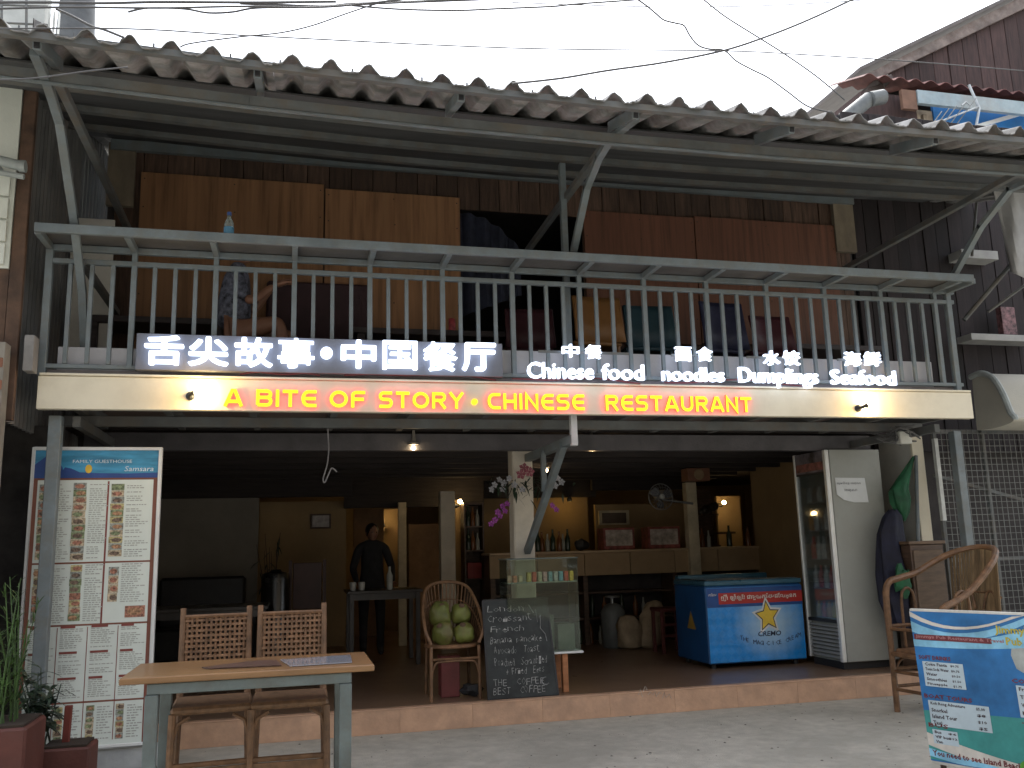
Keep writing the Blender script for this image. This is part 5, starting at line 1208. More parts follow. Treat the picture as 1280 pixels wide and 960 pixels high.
b = MB(); b.tube([(p.x,3.44,FZ+.35),(p.x,3.40,FZ+.35),(p.x,3.39,FZ+.31)], .012, 6); obj('tap', b, tmet, t, smooth=True)
t = thing('indoor_plant', 'slender dark bamboo-like plant silhouetted against the ochre wall', 'plant', (W(335,700,Y=4.8).x,4.8,FZ))
p = W(333,760,Y=4.8); b = MB(); b.lathe([(.10,0),(.14,.30),(.15,.32),(.13,.32)], (p.x,4.8,FZ+.001), 14); obj('pot', b, wood_d, t, smooth=True)
bs_ = MB(); bl = MB()
for i in range(7):
    a = Vector((p.x+rg.uniform(-.05,.05),4.8,FZ+.32)); tip = W(333+rg.uniform(-18,24),672+rg.uniform(-18,22),Y=4.8+rg.uniform(-.1,.1)); bs_.tube([a,a.lerp(tip,.6)+Vector((.02,0,.03)),tip],[.007,.006,.003],5)
    for j in range(7):
        q = a.lerp(tip,rg.uniform(.4,1)); leafblade(bl,q,Vector((rg.uniform(-1,1),rg.uniform(-.6,.6),rg.uniform(-.7,.6))),rg.uniform(.12,.17),rg.uniform(.008,.014),.5,4)
obj('stems', bs_, wood_d, t); obj('leaves', bl, leaf_d, t, kind='stuff')
def dark_chair(px, Y, top, label, mat, w=.42):
    p = W(px,740,Y=Y); zt = W(px,top,Y=Y).z; t = thing('dining_chair', label, 'chair', (p.x,Y,FZ))
    b = MB(); b.bb(p.x-w/2,p.x+w/2,Y-.42,Y-.02,FZ+.43,FZ+.47); obj('seat', b, mat, t, bevel=.006)
    b = MB(); b.bb(p.x-w/2+.05,p.x+w/2-.05,Y-.012,Y+.012,FZ+.60,zt-.03); obj('backrest', b, mat, t, bevel=.006)
    for sx in (-1,1):
        b = MB(); b.bb(p.x+sx*(w/2-.02)-.018,p.x+sx*(w/2-.02)+.018,Y-.018,Y+.018,FZ+.001,zt); obj('leg', b, mat, t)
        b = MB(); b.bb(p.x+sx*(w/2-.02)-.018,p.x+sx*(w/2-.02)+.018,Y-.40,Y-.364,FZ+.001,FZ+.429); obj('leg', b, mat, t)
dark_chair(384,4.2,700,'dark high-backed dining chair below the framed picture',M('chair_dark', (.06,.03,.028), .5))
# small things on the middle table
for x, lab in ((441,'white napkin holder at the left end of the dark dining table'),(452,'small pale cup on the dark dining table before the person')):
    p = W(x,735,Y=3.8); b = MB(); b.lathe([(.03,0),(.038,.08),(.036,.09)], (p.x,3.8,FZ+.801), 12); o = obj('cup', b, M('cup_white', (.42,.42,.40), .4), smooth=True); tag(o, lab, 'cup')
p = W(487,738,Y=3.75); b = MB(); b.lathe([(.035,0),(.037,.15),(.016,.20),(.014,.25)], (p.x,3.75,FZ+.801), 12); o = obj('water_bottle', b, clear_b, smooth=True); tag(o, 'pale plastic bottle at the right end of the dark dining table', 'bottle')
# dark cabinet with red box between rear post and ochre wall
t = thing('drinks_cabinet', 'dark wooden shelf cabinet right of the rear post', 'cabinet', (W(593,700,Y=5.2).x,5.2,FZ))
a = W(581,700,Y=5.2).x; c = W(606,700,Y=5.2).x; zt = W(593,628,Y=5.2).z
b = MB(); b.bb(a,c,5.45,5.47,FZ+.002,zt); b.bb(a,a+.02,5.2,5.449,FZ+.002,zt); b.bb(c-.02,c,5.2,5.449,FZ+.002,zt); b.bb(a+.021,c-.021,5.2,5.449,zt-.03,zt); obj('carcass', b, wood_d, t)
for q in (.25,.45,.65,.82):
    b = MB(); b.bb(a+.021,c-.021,5.21,5.44,FZ+(zt-FZ)*q,FZ+(zt-FZ)*q+.02); obj('shelf', b, wood_d, t)
zz = FZ+(zt-FZ)*.45+.021
b = MB(); b.bb(a+.04,c-.04,5.22,5.38,zz,zz+.20); o = obj('red_box', b, M('red_carton', (.30,.04,.035), .5), bevel=.004); tag(o, 'bright red carton on the dark shelf cabinet', 'carton')
rg = random.Random(17)
for q, nm_ in ((.65,'upper middle'),(.82,'top')):
    for k in range(3):
        o = place('bottle', bms[k], (a+.07+k*(c-a-.14)/2,5.3,FZ+(zt-FZ)*q+.021)); tag(o, '%s bottle on the %s shelf of the dark cabinet' % (['dark green','amber','pale'][k], nm_), 'bottle', 'bottles in the dark cabinet')
# kitchen shelf right
t = thing('kitchen_shelf', 'dark kitchen shelf with hanging pots left of the lit wall lamp', 'shelf', (W(888,670,Y=5.6).x,5.6,1.2))
a = W(876,680,Y=5.7).x; c = W(897,680,Y=5.7).x
for yy in (645,668,684):
    z = W(886,yy,Y=5.7).z; b = MB(); b.bb(a,c+.25 if yy == 668 else c,5.6,5.8,z,z+.03); obj('board', b, wood_d, t)
b = MB(); b.bb(a,c,5.802,5.82,FZ+.002,W(886,612,Y=5.7).z); obj('back_panel', b, wood_d, t)
b = MB()
for k in range(5):
    p = W(878+k*4.2,640-k*2,Y=5.65); b.ball(p, .05+.01*(k % 2), 8, 6, (1,.6,1.1), .3, k)
obj('hanging_pots', b, M('pot_dark', (.05,.045,.04), .35, metal=.5), t, smooth=True)

# ================================================================== people
skin = M('skin', (.24,.12,.076), .55, var=.1, bump=.05); hair_m = M('black_hair', (.012,.010,.010), .5); infill_m = M('infill_maroon', (.045,.022,.026), .7, var=.17)
def skinned(name, verts, edges, radii, mat, parent, root=0, sub=2):
    me = bpy.data.meshes.new(name); off = worldloc(parent); me.from_pydata([Vector(v)-off for v in verts], edges, [])
    o = bpy.data.objects.new(name, me); COL.objects.link(o); o.parent = parent
    sk = o.modifiers.new('skin', 'SKIN'); sk.use_smooth_shade = True
    if not me.skin_vertices: me.attributes
    for i, s in enumerate(me.skin_vertices[0].data):
        r_ = radii[i]; s.radius = (r_, r_) if not isinstance(r_, tuple) else r_; s.use_root = (i == root)
    sb = o.modifiers.new('sub', 'SUBSURF'); sb.levels = sub; sb.render_levels = sub
    dg = bpy.context.evaluated_depsgraph_get(); m2 = bpy.data.meshes.new_from_object(o.evaluated_get(dg))
    o.modifiers.clear(); o.data = m2; m2.materials.clear()
    for m in (mat if isinstance(mat, list) else [mat]): m2.materials.append(m)
    m2.shade_smooth(); return o
def head(parent, c, r, face, nm=True):
    c = Vector(c); f = Vector(face).normalized(); s_ = f.cross(Vector((0,0,1))).normalized()
    b = MB(); n, k = 20, 14; u = Vector((0,0,1))
    for i in range(k+1):
        ph = math.pi*i/k
        for j in range(n):
            th = 2*math.pi*j/n; d = Vector((math.sin(ph)*math.cos(th), math.sin(ph)*math.sin(th), math.cos(ph)))
            wd = .78*(1-.18*max(0,-d.z)); p = s_*d.x*wd+f*d.y*.95+u*d.z*1.2
            if d.y > .2: p += f*(.12*math.exp(-((d.x/.16)**2+((d.z+.12)/.25)**2))-.05*math.exp(-(((abs(d.x)-.34)/.16)**2+((d.z-.06)/.12)**2))+.03*math.exp(-((d.x/.17)**2+((d.z+.52)/.1)**2)))
            b.v.append(c+p*r)
    for i in range(k):
        for j in range(n): b.f.append([i*n+j,(i+1)*n+j,(i+1)*n+(j+1) % n,i*n+(j+1) % n])
    b.m = [0]*len(b.f)
    for sx in (-1,1): b.ball(c+s_*sx*r*.80-f*r*.05, r*.22, 8, 6, (.5,.8,1.2))
    h = obj('head', b, skin, parent, smooth=True)
    b = MB(); b.ball(c-f*r*.16+u*r*.28, r*1.0, 18, 12, (.93,.98,1.04), .06, 1); obj('hair', b, hair_m, h, smooth=True)
    b = MB()
    for sx in (-1,1): b.ball(c+f*r*.86+s_*sx*r*.30+u*r*.07, r*.085, 8, 6)
    obj('eyes', b, black_m, h)
    b = MB(); b.box(c+f*r*.90-u*r*.55, (r*.4,r*.06,r*.07)); obj('mouth', b, M('lip', (.22,.08,.07), .6), h)
    return h
# standing person in black inside
p = W(465,738,Y=4.75); PXc = p.x
PS = thing('person', 'person in black clothes standing behind the dark dining table', 'person', (PXc,4.75,FZ))
zt = W(466,656,Y=4.75).z; H = zt-FZ; k_ = H/1.66
def pp(x, y, z): return (PXc+x*k_, 4.75+y, FZ+z*k_)
V = [pp(0,0,.88),pp(0,0,1.08),pp(0,.01,1.28),pp(0,0,1.40),pp(0,-.01,1.47),
     pp(-.10,0,.84),pp(-.11,-.01,.48),pp(-.11,.02,.08),pp(-.11,-.10,.03),
     pp(.10,0,.84),pp(.11,-.01,.48),pp(.11,.02,.08),pp(.11,-.10,.03),
     pp(-.17,0,1.36),pp(-.25,-.02,1.10),pp(-.21,-.20,.93),pp(.17,0,1.36),pp(.26,.02,1.10),pp(.25,-.16,.92)]
Ed = [(0,1),(1,2),(2,3),(3,4),(0,5),(5,6),(6,7),(7,8),(0,9),(9,10),(10,11),(11,12),(3,13),(13,14),(14,15),(3,16),(16,17),(17,18)]
Rd = [(.15,.11),(.135,.10),(.155,.11),(.10,.08),(.05,.05),.085,.06,.045,.035,.085,.06,.045,.035,.062,.048,.032,.062,.048,.032]
bk = M('black_clothing', (.018,.018,.020), .85, var=.3, vs=12)
skinned('clothed_body', V, Ed, Rd, bk, PS)
head(PS, pp(0,-.015,1.555), .098*k_, (.25,-1,0))
def hand(parent, w, d, sz, mat=skin):
    w = Vector(w); d = Vector(d).normalized(); s_ = d.cross(Vector((0,0,1))).normalized(); u = s_.cross(d)
    V = [w, w+d*.045*sz, w+d*.09*sz]; E_ = [(0,1),(1,2)]; Rr = [.024*sz,(.036*sz,.018*sz),(.038*sz,.016*sz)]
    for i, (o_, L) in enumerate(((-.030,.062),(-.010,.075),(.010,.070),(.030,.055))):
        b0 = len(V); V += [w+d*.10*sz+s_*o_*sz, w+d*(.10+L*.55)*sz+s_*o_*1.1*sz-u*.008*sz, w+d*(.10+L)*sz+s_*o_*1.1*sz-u*.028*sz]; E_ += [(2,b0),(b0,b0+1),(b0+1,b0+2)]; Rr += [.0095*sz,.009*sz,.008*sz]
    b0 = len(V); V += [w+d*.04*sz-s_*.045*sz, w+d*.075*sz-s_*.062*sz]; E_ += [(1,b0),(b0,b0+1)]; Rr += [.011*sz,.009*sz]
    return skinned('hand', V, E_, Rr, mat, parent, 0, 1)
hand(PS, pp(-.205,-.21,.925), (.3,-1,-.2), 1.0); hand(PS, pp(.245,-.17,.915), (-.2,-1,-.17), 1.0)
# ================================================================== upstairs on the balcony
DZ = 2.642
bench_m = M('dark_bench_wood', (.05,.04,.04), .6, var=.3, stretch=(1,6,6))
def bench(px0, px1, Y, ztop, label):
    a = W(px0,405,Y=Y).x; c = W(px1,408,Y=Y).x; t = thing('low_table', label, 'table', ((a+c)/2,Y+.2,DZ), 'long dark tables on the balcony')
    b = MB(); b.bb(a,c,Y,Y+.42,ztop-.05,ztop); obj('table_top', b, bench_m, t, bevel=.004)
    for X in (a+.08,c-.08):
        for yy in (Y+.05,Y+.37):
            b = MB(); b.bb(X-.03,X+.03,yy-.03,yy+.03,DZ,ztop-.051); obj('leg', b, bench_m, t)
bench(102,285,1.02,3.31,'dark balcony table at the left end near the white panel')
bench(440,690,1.02,3.28,'dark balcony table in front of the dark wall opening')
bench(960,1100,1.02,3.26,'dark balcony table at the right end of the balcony')
# dark settee added for the dark area below the plywood
t = thing('infill', 'dark maroon added settee against the plywood right of the seated person', 'infill', (W(397,400,Y=1.45).x,1.4,DZ))
a = W(332,400,Y=1.40).x; c = W(462,400,Y=1.40).x
b = MB(); b.bb(a,c,1.42,1.50,DZ+.40,W(397,352,Y=1.4).z); obj('backrest', b, infill_m, t, bevel=.02)
b = MB(); b.bb(a,c,.98,1.415,DZ+.30,DZ+.44); obj('seat', b, infill_m, t, bevel=.02)
for X in (a+.06,c-.06):
    for yy in (1.04,1.40): b = MB(); b.bb(X-.03,X+.03,yy-.03,yy+.03,DZ+.001,DZ+.299); obj('leg', b, infill_m, t)
# seated person at the left
sx_, sy_ = W(300,380,Y=.78).x, .78
PU = thing('person', 'person in a patterned shirt sitting behind the balcony railing', 'person', (sx_,sy_,DZ))
def up(x, y, z): return (sx_+x, sy_+y, DZ+z)
shirt = M('patterned_shirt', (.085,.09,.12), .85, var=.9, vs=22, bump=.1)
V = [up(-.05,0,.50),up(-.05,.0,.70),up(-.04,.0,.92),up(-.02,-.01,1.02),up(-.01,-.02,1.08),up(-.02,.16,.92),up(.03,.14,.72),up(-.02,-.16,.92),up(.04,-.20,.72)]
Ed = [(0,1),(1,2),(2,3),(3,4),(2,5),(5,6),(2,7),(7,8)]
skinned('shirt', V, Ed, [(.16,.17),(.145,.15),(.13,.15),(.075,.075),.05,.065,.055,.065,.055], shirt, PU)
V = [up(-.05,0,.47),up(0,.10,.48),up(.42,.15,.52),up(.44,.14,.05),up(.54,.14,.03),up(0,-.10,.48),up(.32,-.14,.56),up(.36,-.15,.05),up(.46,-.15,.03)]
skinned('body', V, [(0,1),(1,2),(2,3),(3,4),(0,5),(5,6),(6,7),(7,8)], [.12,.10,.062,.042,.035,.10,.062,.042,.035], skin, PU)
V = [up(.03,.14,.72),up(.12,.12,.74),up(.25,.06,.92)]; skinned('forearm', V, [(0,1),(1,2)], [.045,.04,.028], skin, PU)
V = [up(.04,-.20,.72),up(.12,-.18,.72),up(.26,-.12,.86)]; skinned('forearm', V, [(0,1),(1,2)], [.045,.04,.028], skin, PU)
hand(PU, up(.255,.06,.925), (1,-.1,.35), 1.0); hand(PU, up(.265,-.12,.865), (1,.1,.3), 1.0)
head(PU, up(.02,-.03,1.18), .10, (1,-.5,0))
def plastic_chair(px, py, Y, label, mat, w=.42, h=.85, rz=0, cat='chair'):
    p = W(px,py,Y=Y); t = thing('balcony_chair', label, cat, (p.x,Y,DZ), 'chairs on the balcony')
    b = MB(); n = 8
    for i in range(n+1):
        f = i/n*2-1
        for z, dy in ((.44,0),(.62,.03),(h-.06,.07),(h,.08)):
            b.v.append(Vector((w/2*f*(.96 if z > .5 else 1), -.02-.05*(1-f*f)*-1+dy-.04*f*f, z-.02*f*f*(1 if z == h else 0))))
    for i in range(n):
        for k in range(3): b.f.append([4*i+k,4*i+k+1,4*i+5+k,4*i+4+k])
    b.m = [0]*len(b.f); o = obj('backrest', b, mat, t, smooth=True, local=True)
    sm_ = o.modifiers.new('s','SOLIDIFY'); sm_.thickness = .02
    b = MB(); b.box((0,.22,.43),(w,.42,.035)); obj('seat', b, mat, t, bevel=.01, local=True)
    for xx in (-w/2+.03,w/2-.03):
        for yy in (.03,.40):
            b = MB(); b.tube([(xx,yy,0.001),(xx,yy,.413)], .017, 8); obj('leg', b, mat, t, smooth=True, local=True)
    t.rotation_euler = (0,0,rz); return t
plastic_chair(748,408,.48,'orange-yellow chair with curved back behind the Chinese food sign',M('orange_plastic', (.20,.095,.03), .45, var=.1),.44,.86,R(4))
plastic_chair(812,412,.62,'teal chair right of the orange one on the balcony',M('teal_plastic', (.02,.05,.065), .5, var=.15),.46,.84,R(-3))
plastic_chair(905,415,.62,'dark blue chair on the balcony above the noodles sign',M('blue_plastic', (.022,.024,.055), .5, var=.2),.44,.90,R(5))
plastic_chair(662,405,.8,'dark maroon chair on the balcony before the wall opening',M('maroon_plastic', (.05,.014,.02), .5, var=.2),.42,.82,R(-6))
plastic_chair(965,418,.66,'dark wine red chair on the balcony above the Dumplings sign',M('wine_plastic', (.075,.022,.03), .5, var=.2),.42,.80,R(2))
# bottle and can
bt_ = thing('water_bottle', 'blue-labelled plastic water bottle standing on the balcony ledge', 'bottle', (W(286,292,Y=-.12).x,-.12,3.573))
p = W(286,290,Y=-.12); b = MB(); b.lathe([(.028,0),(.034,.008),(.034,.13),(.030,.15),(.014,.185),(.014,.20)], (p.x,-.12,3.573), 14); obj('bottle', b, GLASS('bottle_plastic', (.75,.82,.86), .12, .25), bt_, smooth=True)
b = MB(); b.lathe([(.0348,.05),(.0348,.11)], (p.x,-.12,3.573), 14, cap=False); obj('label', b, M('bottle_label_blue', (.12,.32,.50), .5, bump=0), bt_)
b = MB(); b.lathe([(.016,.2),(.016,.225)], (p.x,-.12,3.573), 12); obj('cap', b, M('cap_blue', (.05,.09,.25), .4), bt_)
p = W(565,405,Y=1.1); b = MB(); b.lathe([(.026,0),(.031,.008),(.031,.11),(.025,.12)], (p.x,1.1,3.281), 14); o = obj('drink_can', b, M('can_red', (.40,.06,.07), .4, var=.4, vs=25, bump=0), smooth=True); tag(o, 'red drink can on the balcony table before the opening', 'can')

# ================================================================== neighbours
# --- left: dark corrugated building
LN = thing('left_building', 'dark corrugated metal house wall left of the restaurant', 'building', (-2.6,2,0))
cor = M('dark_corrugated_iron', (.15,.15,.145), .6, metal=.2, var=.35, vs=4, stretch=(1,1,.4), stain=.5, stcol=(.10,.055,.03), sts=2)
XL = -1.83
def corr_wall(name, y0, y1, z0, z1, X, mat, parent, per=.09, amp=.02):
    b = MB(); n = int((y1-y0)/per*6)
    for i in range(n+1):
        y = y0+(y1-y0)*i/n; dx = amp*math.sin(2*math.pi*y/per); b.v += [Vector((X+dx,y,z0)),Vector((X+dx,y,z1)),Vector((X+dx-.006,y,z1)),Vector((X+dx-.006,y,z0))]
    for i in range(n):
        for k in range(4): b.f.append([4*i+k,4*i+(k+1) % 4,4*i+4+(k+1) % 4,4*i+4+k])
    b.m = [0]*len(b.f); return obj(name, b, mat, parent, smooth=True)
z_top = 5.2
y = -.03; k = 0
while y < 8.0:
    corr_wall('corrugated_sheet', y, y+.78, 2.30, (z_top if y < .9 else 3.6)-.05*(k % 2), XL-.004*(k % 2), cor, LN); y += .72; k += 1
b = MB(); b.bb(XL-.03,XL+.055,-.09,-.045,2.3,5.0); obj('corner_post', b, M('rust_brown_post', (.095,.055,.036), .8, var=.35), LN, bevel=.005)
b = MB(); b.bb(-2.3,-2.06,-.1,8.0,0.001,2.50); b.bb(-2.059,-1.72,.62,.66,0.001,2.36); obj('lower_wall', b, M('dark_lower_wall', (.05,.045,.042), .8, var=.3), LN)
# slatted vents near the roof
for i in range(26):
    b = MB(); yy = 1.47+i*.125; b.bb(XL-.01,XL+.01,yy,yy+.095,3.5,5.3); obj('vent_slat', b, cor, LN)
# white wall and brick pier further left
whw = thing('white_wall', 'pale rendered wall at the far left edge', 'wall', (-3.0,-.3,0))
b = MB(); b.bb(-4.6,XL-.035,-.10,.0,3.32,4.95); obj('wall_face', b, M('pale_render', (.60,.62,.56), .8, var=.05), whw)
for i in range(4):
    z = 3.34+i*.16; b = MB(); b.bb(-4.5,XL-.06,-.125,-.102,z,z+.145); obj('louvre_slat', b, M('pale_render', (.60,.62,.56), .8), whw, bevel=.003)
bp = thing('brick_pier', 'weathered red brick pier at the left edge below the pale wall', 'wall', (-2.6,-.3,0))
bk_m = M('old_brick', (.24,.11,.07), .85, var=.25, vs=12, bump=.3, rnd=.25)
bkb = MB(); bkb.bb(0,.205,0,.10,0,.062); bkme = bkb.mesh('brick', bk_m, bevel=.004)
b = MB(); b.bb(-3.2,XL+.03,-.26,-.14,0.001,2.78); obj('mortar_core', b, M('mortar', (.22,.20,.17), .9), bp)
for r_ in range(38):
    xx = XL+.035-.215-(.11 if r_ % 2 else 0)
    while xx > -3.2: place('brick', bkme, (xx+random.uniform(-.003,.003),-.27+random.uniform(-.004,.004),.005+r_*.0725), bp); xx -= .215
b = MB(); b.bb(-4.6,XL-.035,-.08,-.02,2.3,3.318); obj('brown_board', b, MATS['rust_brown_post'], LN)
# grey pipe sticking out at the left
b = MB(); q0 = W(-20,196,Y=-.3); q1 = W(28,208,Y=-.3); b.tube([q0,q1], .035, 12); b.tube([q1+Vector((-.02,0,0)),q1+Vector((.02,0,0))], .042, 12); b.tube([W(-20,212,Y=-.3),W(30,221,Y=-.3)], .02, 8); b.bar(q0+Vector((.05,.02,-.03)),q0+Vector((.05,.22,-.03)),.04,.04)
o = obj('drain_pipe', b, M('pipe_grey', (.33,.36,.35), .5), smooth=True); tag(o, 'grey pipe end jutting out at the left edge', 'pipe')
# tall pale building top behind the roof at the upper left
UB = thing('rear_building', 'grey concrete building with round tower behind the roof at upper left', 'building', (-4,7,0))
yb = 7.0
def rb(x0, x1, y0, y1, Y, mat, nm, t=.3):
    a = W(x0,y1,Y=Y); c = W(x1,y0,Y=Y); b = MB(); b.bb(min(a.x,c.x),max(a.x,c.x),Y,Y+t,a.z-2.5,max(c.z,a.z)); return obj(nm, b, mat, UB)
rb(-60,62,-60,50,yb,M('pale_concrete', (.42,.43,.41), .8, var=.08),'rear_wall')
c0 = W(82,40,Y=yb-.6); b = MB(); rr = (W(108,20,Y=yb-.6).x-W(56,20,Y=yb-.6).x)/2; cxx = W(82,20,Y=yb-.6).x; b.lathe([(rr*1.1,c0.z-3.5),(rr*1.02,c0.z),(rr*.9,c0.z+.8),(rr*.8,c0.z+1.4)], (cxx,yb,0), 28); obj('round_tower', b, M('tower_grey', (.10,.105,.11), .8, var=.15), UB, smooth=True)
for i in range(3):
    rb(58+i*6,61+i*6,12,60,yb-1.5,M('pale_concrete', (.42,.43,.41), .8),'fin', .1)
# railing bars on that building
for i, x in enumerate((2,33)):
    b = MB(); b.tube([W(x,60,Y=5.0),W(x,-30,Y=5.0)], .018, 6); obj('rail_post', b, steel_d, UB)
for y0, y1 in ((5,8),(27,31)):
    b = MB(); b.tube([W(-30,y0,Y=5.0),W(60,y1,Y=5.0)], .015, 6); obj('rail_bar', b, steel_d, UB)
# --- right: timber house
RN = thing('timber_house', 'dark timber plank house right of the restaurant with grey shelf boards', 'building', (7.2,1.6,0))
plr = M('red_brown_plank', (.020,.0145,.0155), .8, var=.35, vs=5, stretch=(6,6,.5), rnd=.35)
x = 6.0; YR = 1.8
while x < 9.5:
    w = random.uniform(.15,.20); b = MB(); dy = random.uniform(0,.015); b.bb(x+.003,x+w-.003,YR+dy,YR+.03+dy,2.3,6.2); obj('plank', b, plr, RN, bevel=.002); x += w
b = MB(); b.bb(6.0,9.5,YR+.10,YR+.15,0.001,6.2); obj('inner_wall', b, dk, RN)
for (x0,x1,y0,y1,Y) in ((1215,1300,418,426,1.55),(1203,1247,312.5,323,1.60)):
    a = W(x0,y1,Y=Y); c = W(x1,y0,Y=Y); b = MB(); b.bb(a.x,c.x,Y,Y+.22,W((x0+x1)/2,y1,Y=Y).z,W((x0+x1)/2,y0,Y=Y).z); obj('shelf_board', b, M('weathered_white_board', (.36,.36,.35), .8, var=.12), RN, bevel=.003)
a = W(1255,418,Y=1.62); c = W(1268,384,Y=1.62); b = MB(); b.bb(a.x,c.x,1.62,1.70,a.z+.002,c.z); o = obj('printed_tin', b, M('tin_print', (.14,.07,.075), .5, var=.8, vs=20, bump=0), bevel=.004); tag(o, 'small red and white carton on the grey shelf board at right', 'carton')
# dark blue strip of cloth inside gap, struts
b = MB(); a = W(1106,260,Y=2.2); c = W(1128,330,Y=2.2); b.bb(a.x,c.x,2.2,2.23,c.z-.4,a.z); o = obj('blue_tarpaulin', b, M('blue_tarp', (.012,.022,.09), .6)); tag(o, 'narrow dark blue tarpaulin hanging in the gap right of the plywood', 'tarpaulin')
for p0, p1, Y0, Y1, w, nm_ in (((1222,238),(1215,320),1.2,1.3,.03,'vertical_rod'),((1290,300),(1205,400),.9,1.2,.05,'diagonal_pole'),((1290,350),(1235,390),.9,1.1,.03,'thin_pole')):
    b = MB(); b.tube([W(*p0,Y=Y0),W(*p1,Y=Y1)], w/2, 8); obj(nm_, b, steel_d, RN, smooth=True)
# white cloth
CL = MB(); n, m_ = 14, 12
for i in range(n+1):
    for j in range(m_+1):
        u, v = i/n, j/m_; px = 1238+70*u+18*v*(1-u)+8*v; py = 222+ (118+30*u)*v - 6*u
        p = W(px, py, Y=.75+.05*math.sin(u*11+v*3)+.03*math.sin(v*7)); CL.v.append(p)
for i in range(n):
    for j in range(m_): a_ = i*(m_+1)+j; CL.f.append([a_,a_+1,a_+m_+2,a_+m_+1])
CL.m = [0]*len(CL.f); o = obj('hanging_cloth', CL, M('white_cloth', (.36,.36,.36), .9, var=.12, vs=3, bump=.2, bs=15), smooth=True); s_ = o.modifiers.new('s','SOLIDIFY'); s_.thickness = .006
tag(o, 'crumpled grey-white cloth hanging at the right edge', 'cloth')
# rolled awning
AW = thing('rolled_awning', 'pale rounded awning cover at the right edge above the wire gate', 'awning', (6.6,.9,2.3))
prof = [(1,462),(1.0,470)]
xA = W(1222,470,Y=.85).x; b = MB(); sec = [(.95,2.95),(.80,2.96),(.66,2.88),(.56,2.70),(.50,2.52),(.46,2.47),(.52,2.43),(.75,2.41),(.95,2.42)]
sec = curve_pts([(0,y,z) for y, z in sec], 4); k = len(sec)
for X in (xA, xA+3.0):
    for q in sec: b.v.append(Vector((X+.02*math.sin(q.z*9),q.y,q.z)))
for i in range(k-1): b.f.append([i,i+1,k+i+1,k+i])
b.f.append(list(range(k))[::-1]); b.f.append(list(range(k,2*k))); b.m = [0]*len(b.f); obj('cover', b, M('awning_vinyl', (.42,.40,.34), .6, var=.08, vs=2), AW, smooth=True)
b = MB(); b.tube([(xA-.005,q.y-.01,q.z) for q in sec[:22]], .03, 8); obj('edge_pipe', b, M('pipe_grey', (.33,.36,.35), .5), AW, smooth=True)
# wire mesh gate
WG = thing('wire_mesh_gate', 'grey wire mesh gate at the right behind the rattan armchair', 'gate', (7,1.15,0))
gx0, gx1, gz0, gz1, GY = 6.20, 8.6, .05, 2.45, 1.12
wm = M('galvanised_wire', (.17,.175,.17), .5, metal=.5, var=.1)
b = MB(); x = gx0
while x < gx1: b.add([(x,GY,gz0),(x+.005,GY,gz0),(x+.005,GY,gz1),(x,GY,gz1)],[(0,1,2,3)]); b.add([(x,GY+.005,gz0),(x,GY,gz0),(x,GY,gz1),(x,GY+.005,gz1)],[(0,1,2,3)]); x += .062
z = gz0
while z < gz1: b.add([(gx0,GY-.004,z),(gx1,GY-.004,z),(gx1,GY-.004,z+.005),(gx0,GY-.004,z+.005)],[(0,1,2,3)]); z += .062
me = bpy.data.meshes.new('wire_mesh'); me.from_pydata([p-worldloc(WG) for p in b.v],[],b.f); me.materials.append(wm); o = bpy.data.objects.new('wire_mesh', me); COL.objects.link(o); o.parent = WG; o['kind'] = 'stuff'
for X in (gx0-.02,6.75,7.4,8.0): b = MB(); b.bb(X,X+.035,GY+.01,GY+.045,.002,gz1); obj('gate_upright', b, steel_d, WG)
for z in (.10,1.15,2.42): b = MB(); b.bb(gx0+.016,gx1,GY+.046,GY+.075,z,z+.035); obj('gate_rail', b, steel_d, WG)
b = MB(); b.bar((gx0,GY+.09,2.0),(8.0,GY+.09,1.55),.03,.03); obj('gate_brace', b, steel_d, WG)
b = MB(); b.bb(6.13,6.17,GY-.06,GY-.02,1.55,2.35); obj('pale_post', b, M('pale_slat', (.45,.46,.44), .7), WG)
# dim room behind the gate with a lit tube
b = MB(); b.bb(6.2,10,4.2,4.25,0.001,2.6); b.bb(6.2,10,1.9,4.25,2.62,2.66); b.bb(10,10.05,1.2,4.25,0.001,2.6); obj('rear_lining', b, dk, RN)
t = thing('tube_lamp', 'small white lamp glowing behind the wire mesh gate', 'lamp', (W(1277,573,Y=3.0).x,3.0,2.0))
p = W(1277,573,Y=3.0); b = MB(); b.tube([p+Vector((0,0,-.05)),p+Vector((0,0,.05))], .028, 10); obj('tube', b, EM('tube_white', (.95,1,.98), 5), t, smooth=True)
b = MB(); b.tube([p+Vector((0,0,.05)),Vector((p.x,3.0,2.62))], .008, 6); obj('flex', b, black_m, t)
# --- gable house at the upper right
GH = thing('gable_house', 'red-brown plank gable house with blue lower wall rising behind the roof', 'building', (11,5.5,0))
YG = 5.5
v0, v1 = W(1086,104,Y=YG-.6), W(1300,2,Y=YG-.6)
slp = (v1.z-v0.z)/(v1.x-v0.x)
ridge = v0.x+5.2
bargem = M('weathered_barge_board', (.20,.165,.15), .85, var=.3, vs=4, stain=.5, stcol=(.10,.06,.05), sts=5)
b = MB(); b.prism([(v0.x-.1,v0.z-.05),(ridge,v0.z-.05+slp*(ridge-v0.x+.1)),(ridge,v0.z+.22+slp*(ridge-v0.x+.1)),(v0.x-.1,v0.z+.10)], (0,YG-.65,0), (1,0,0),(0,0,1),(0,1,0), .06); obj('barge_board', b, bargem, GH)
b = MB(); b.prism([(v0.x-.25,v0.z+.11),(ridge,v0.z+.235+slp*(ridge-v0.x+.1)),(ridge,v0.z+.30+slp*(ridge-v0.x+.1)),(v0.x-.25,v0.z+.17)], (0,YG-.75,0), (1,0,0),(0,0,1),(0,1,0), 4.0); obj('upper_roof', b, M('roof_edge_grey', (.13,.115,.11), .8, var=.2), GH)
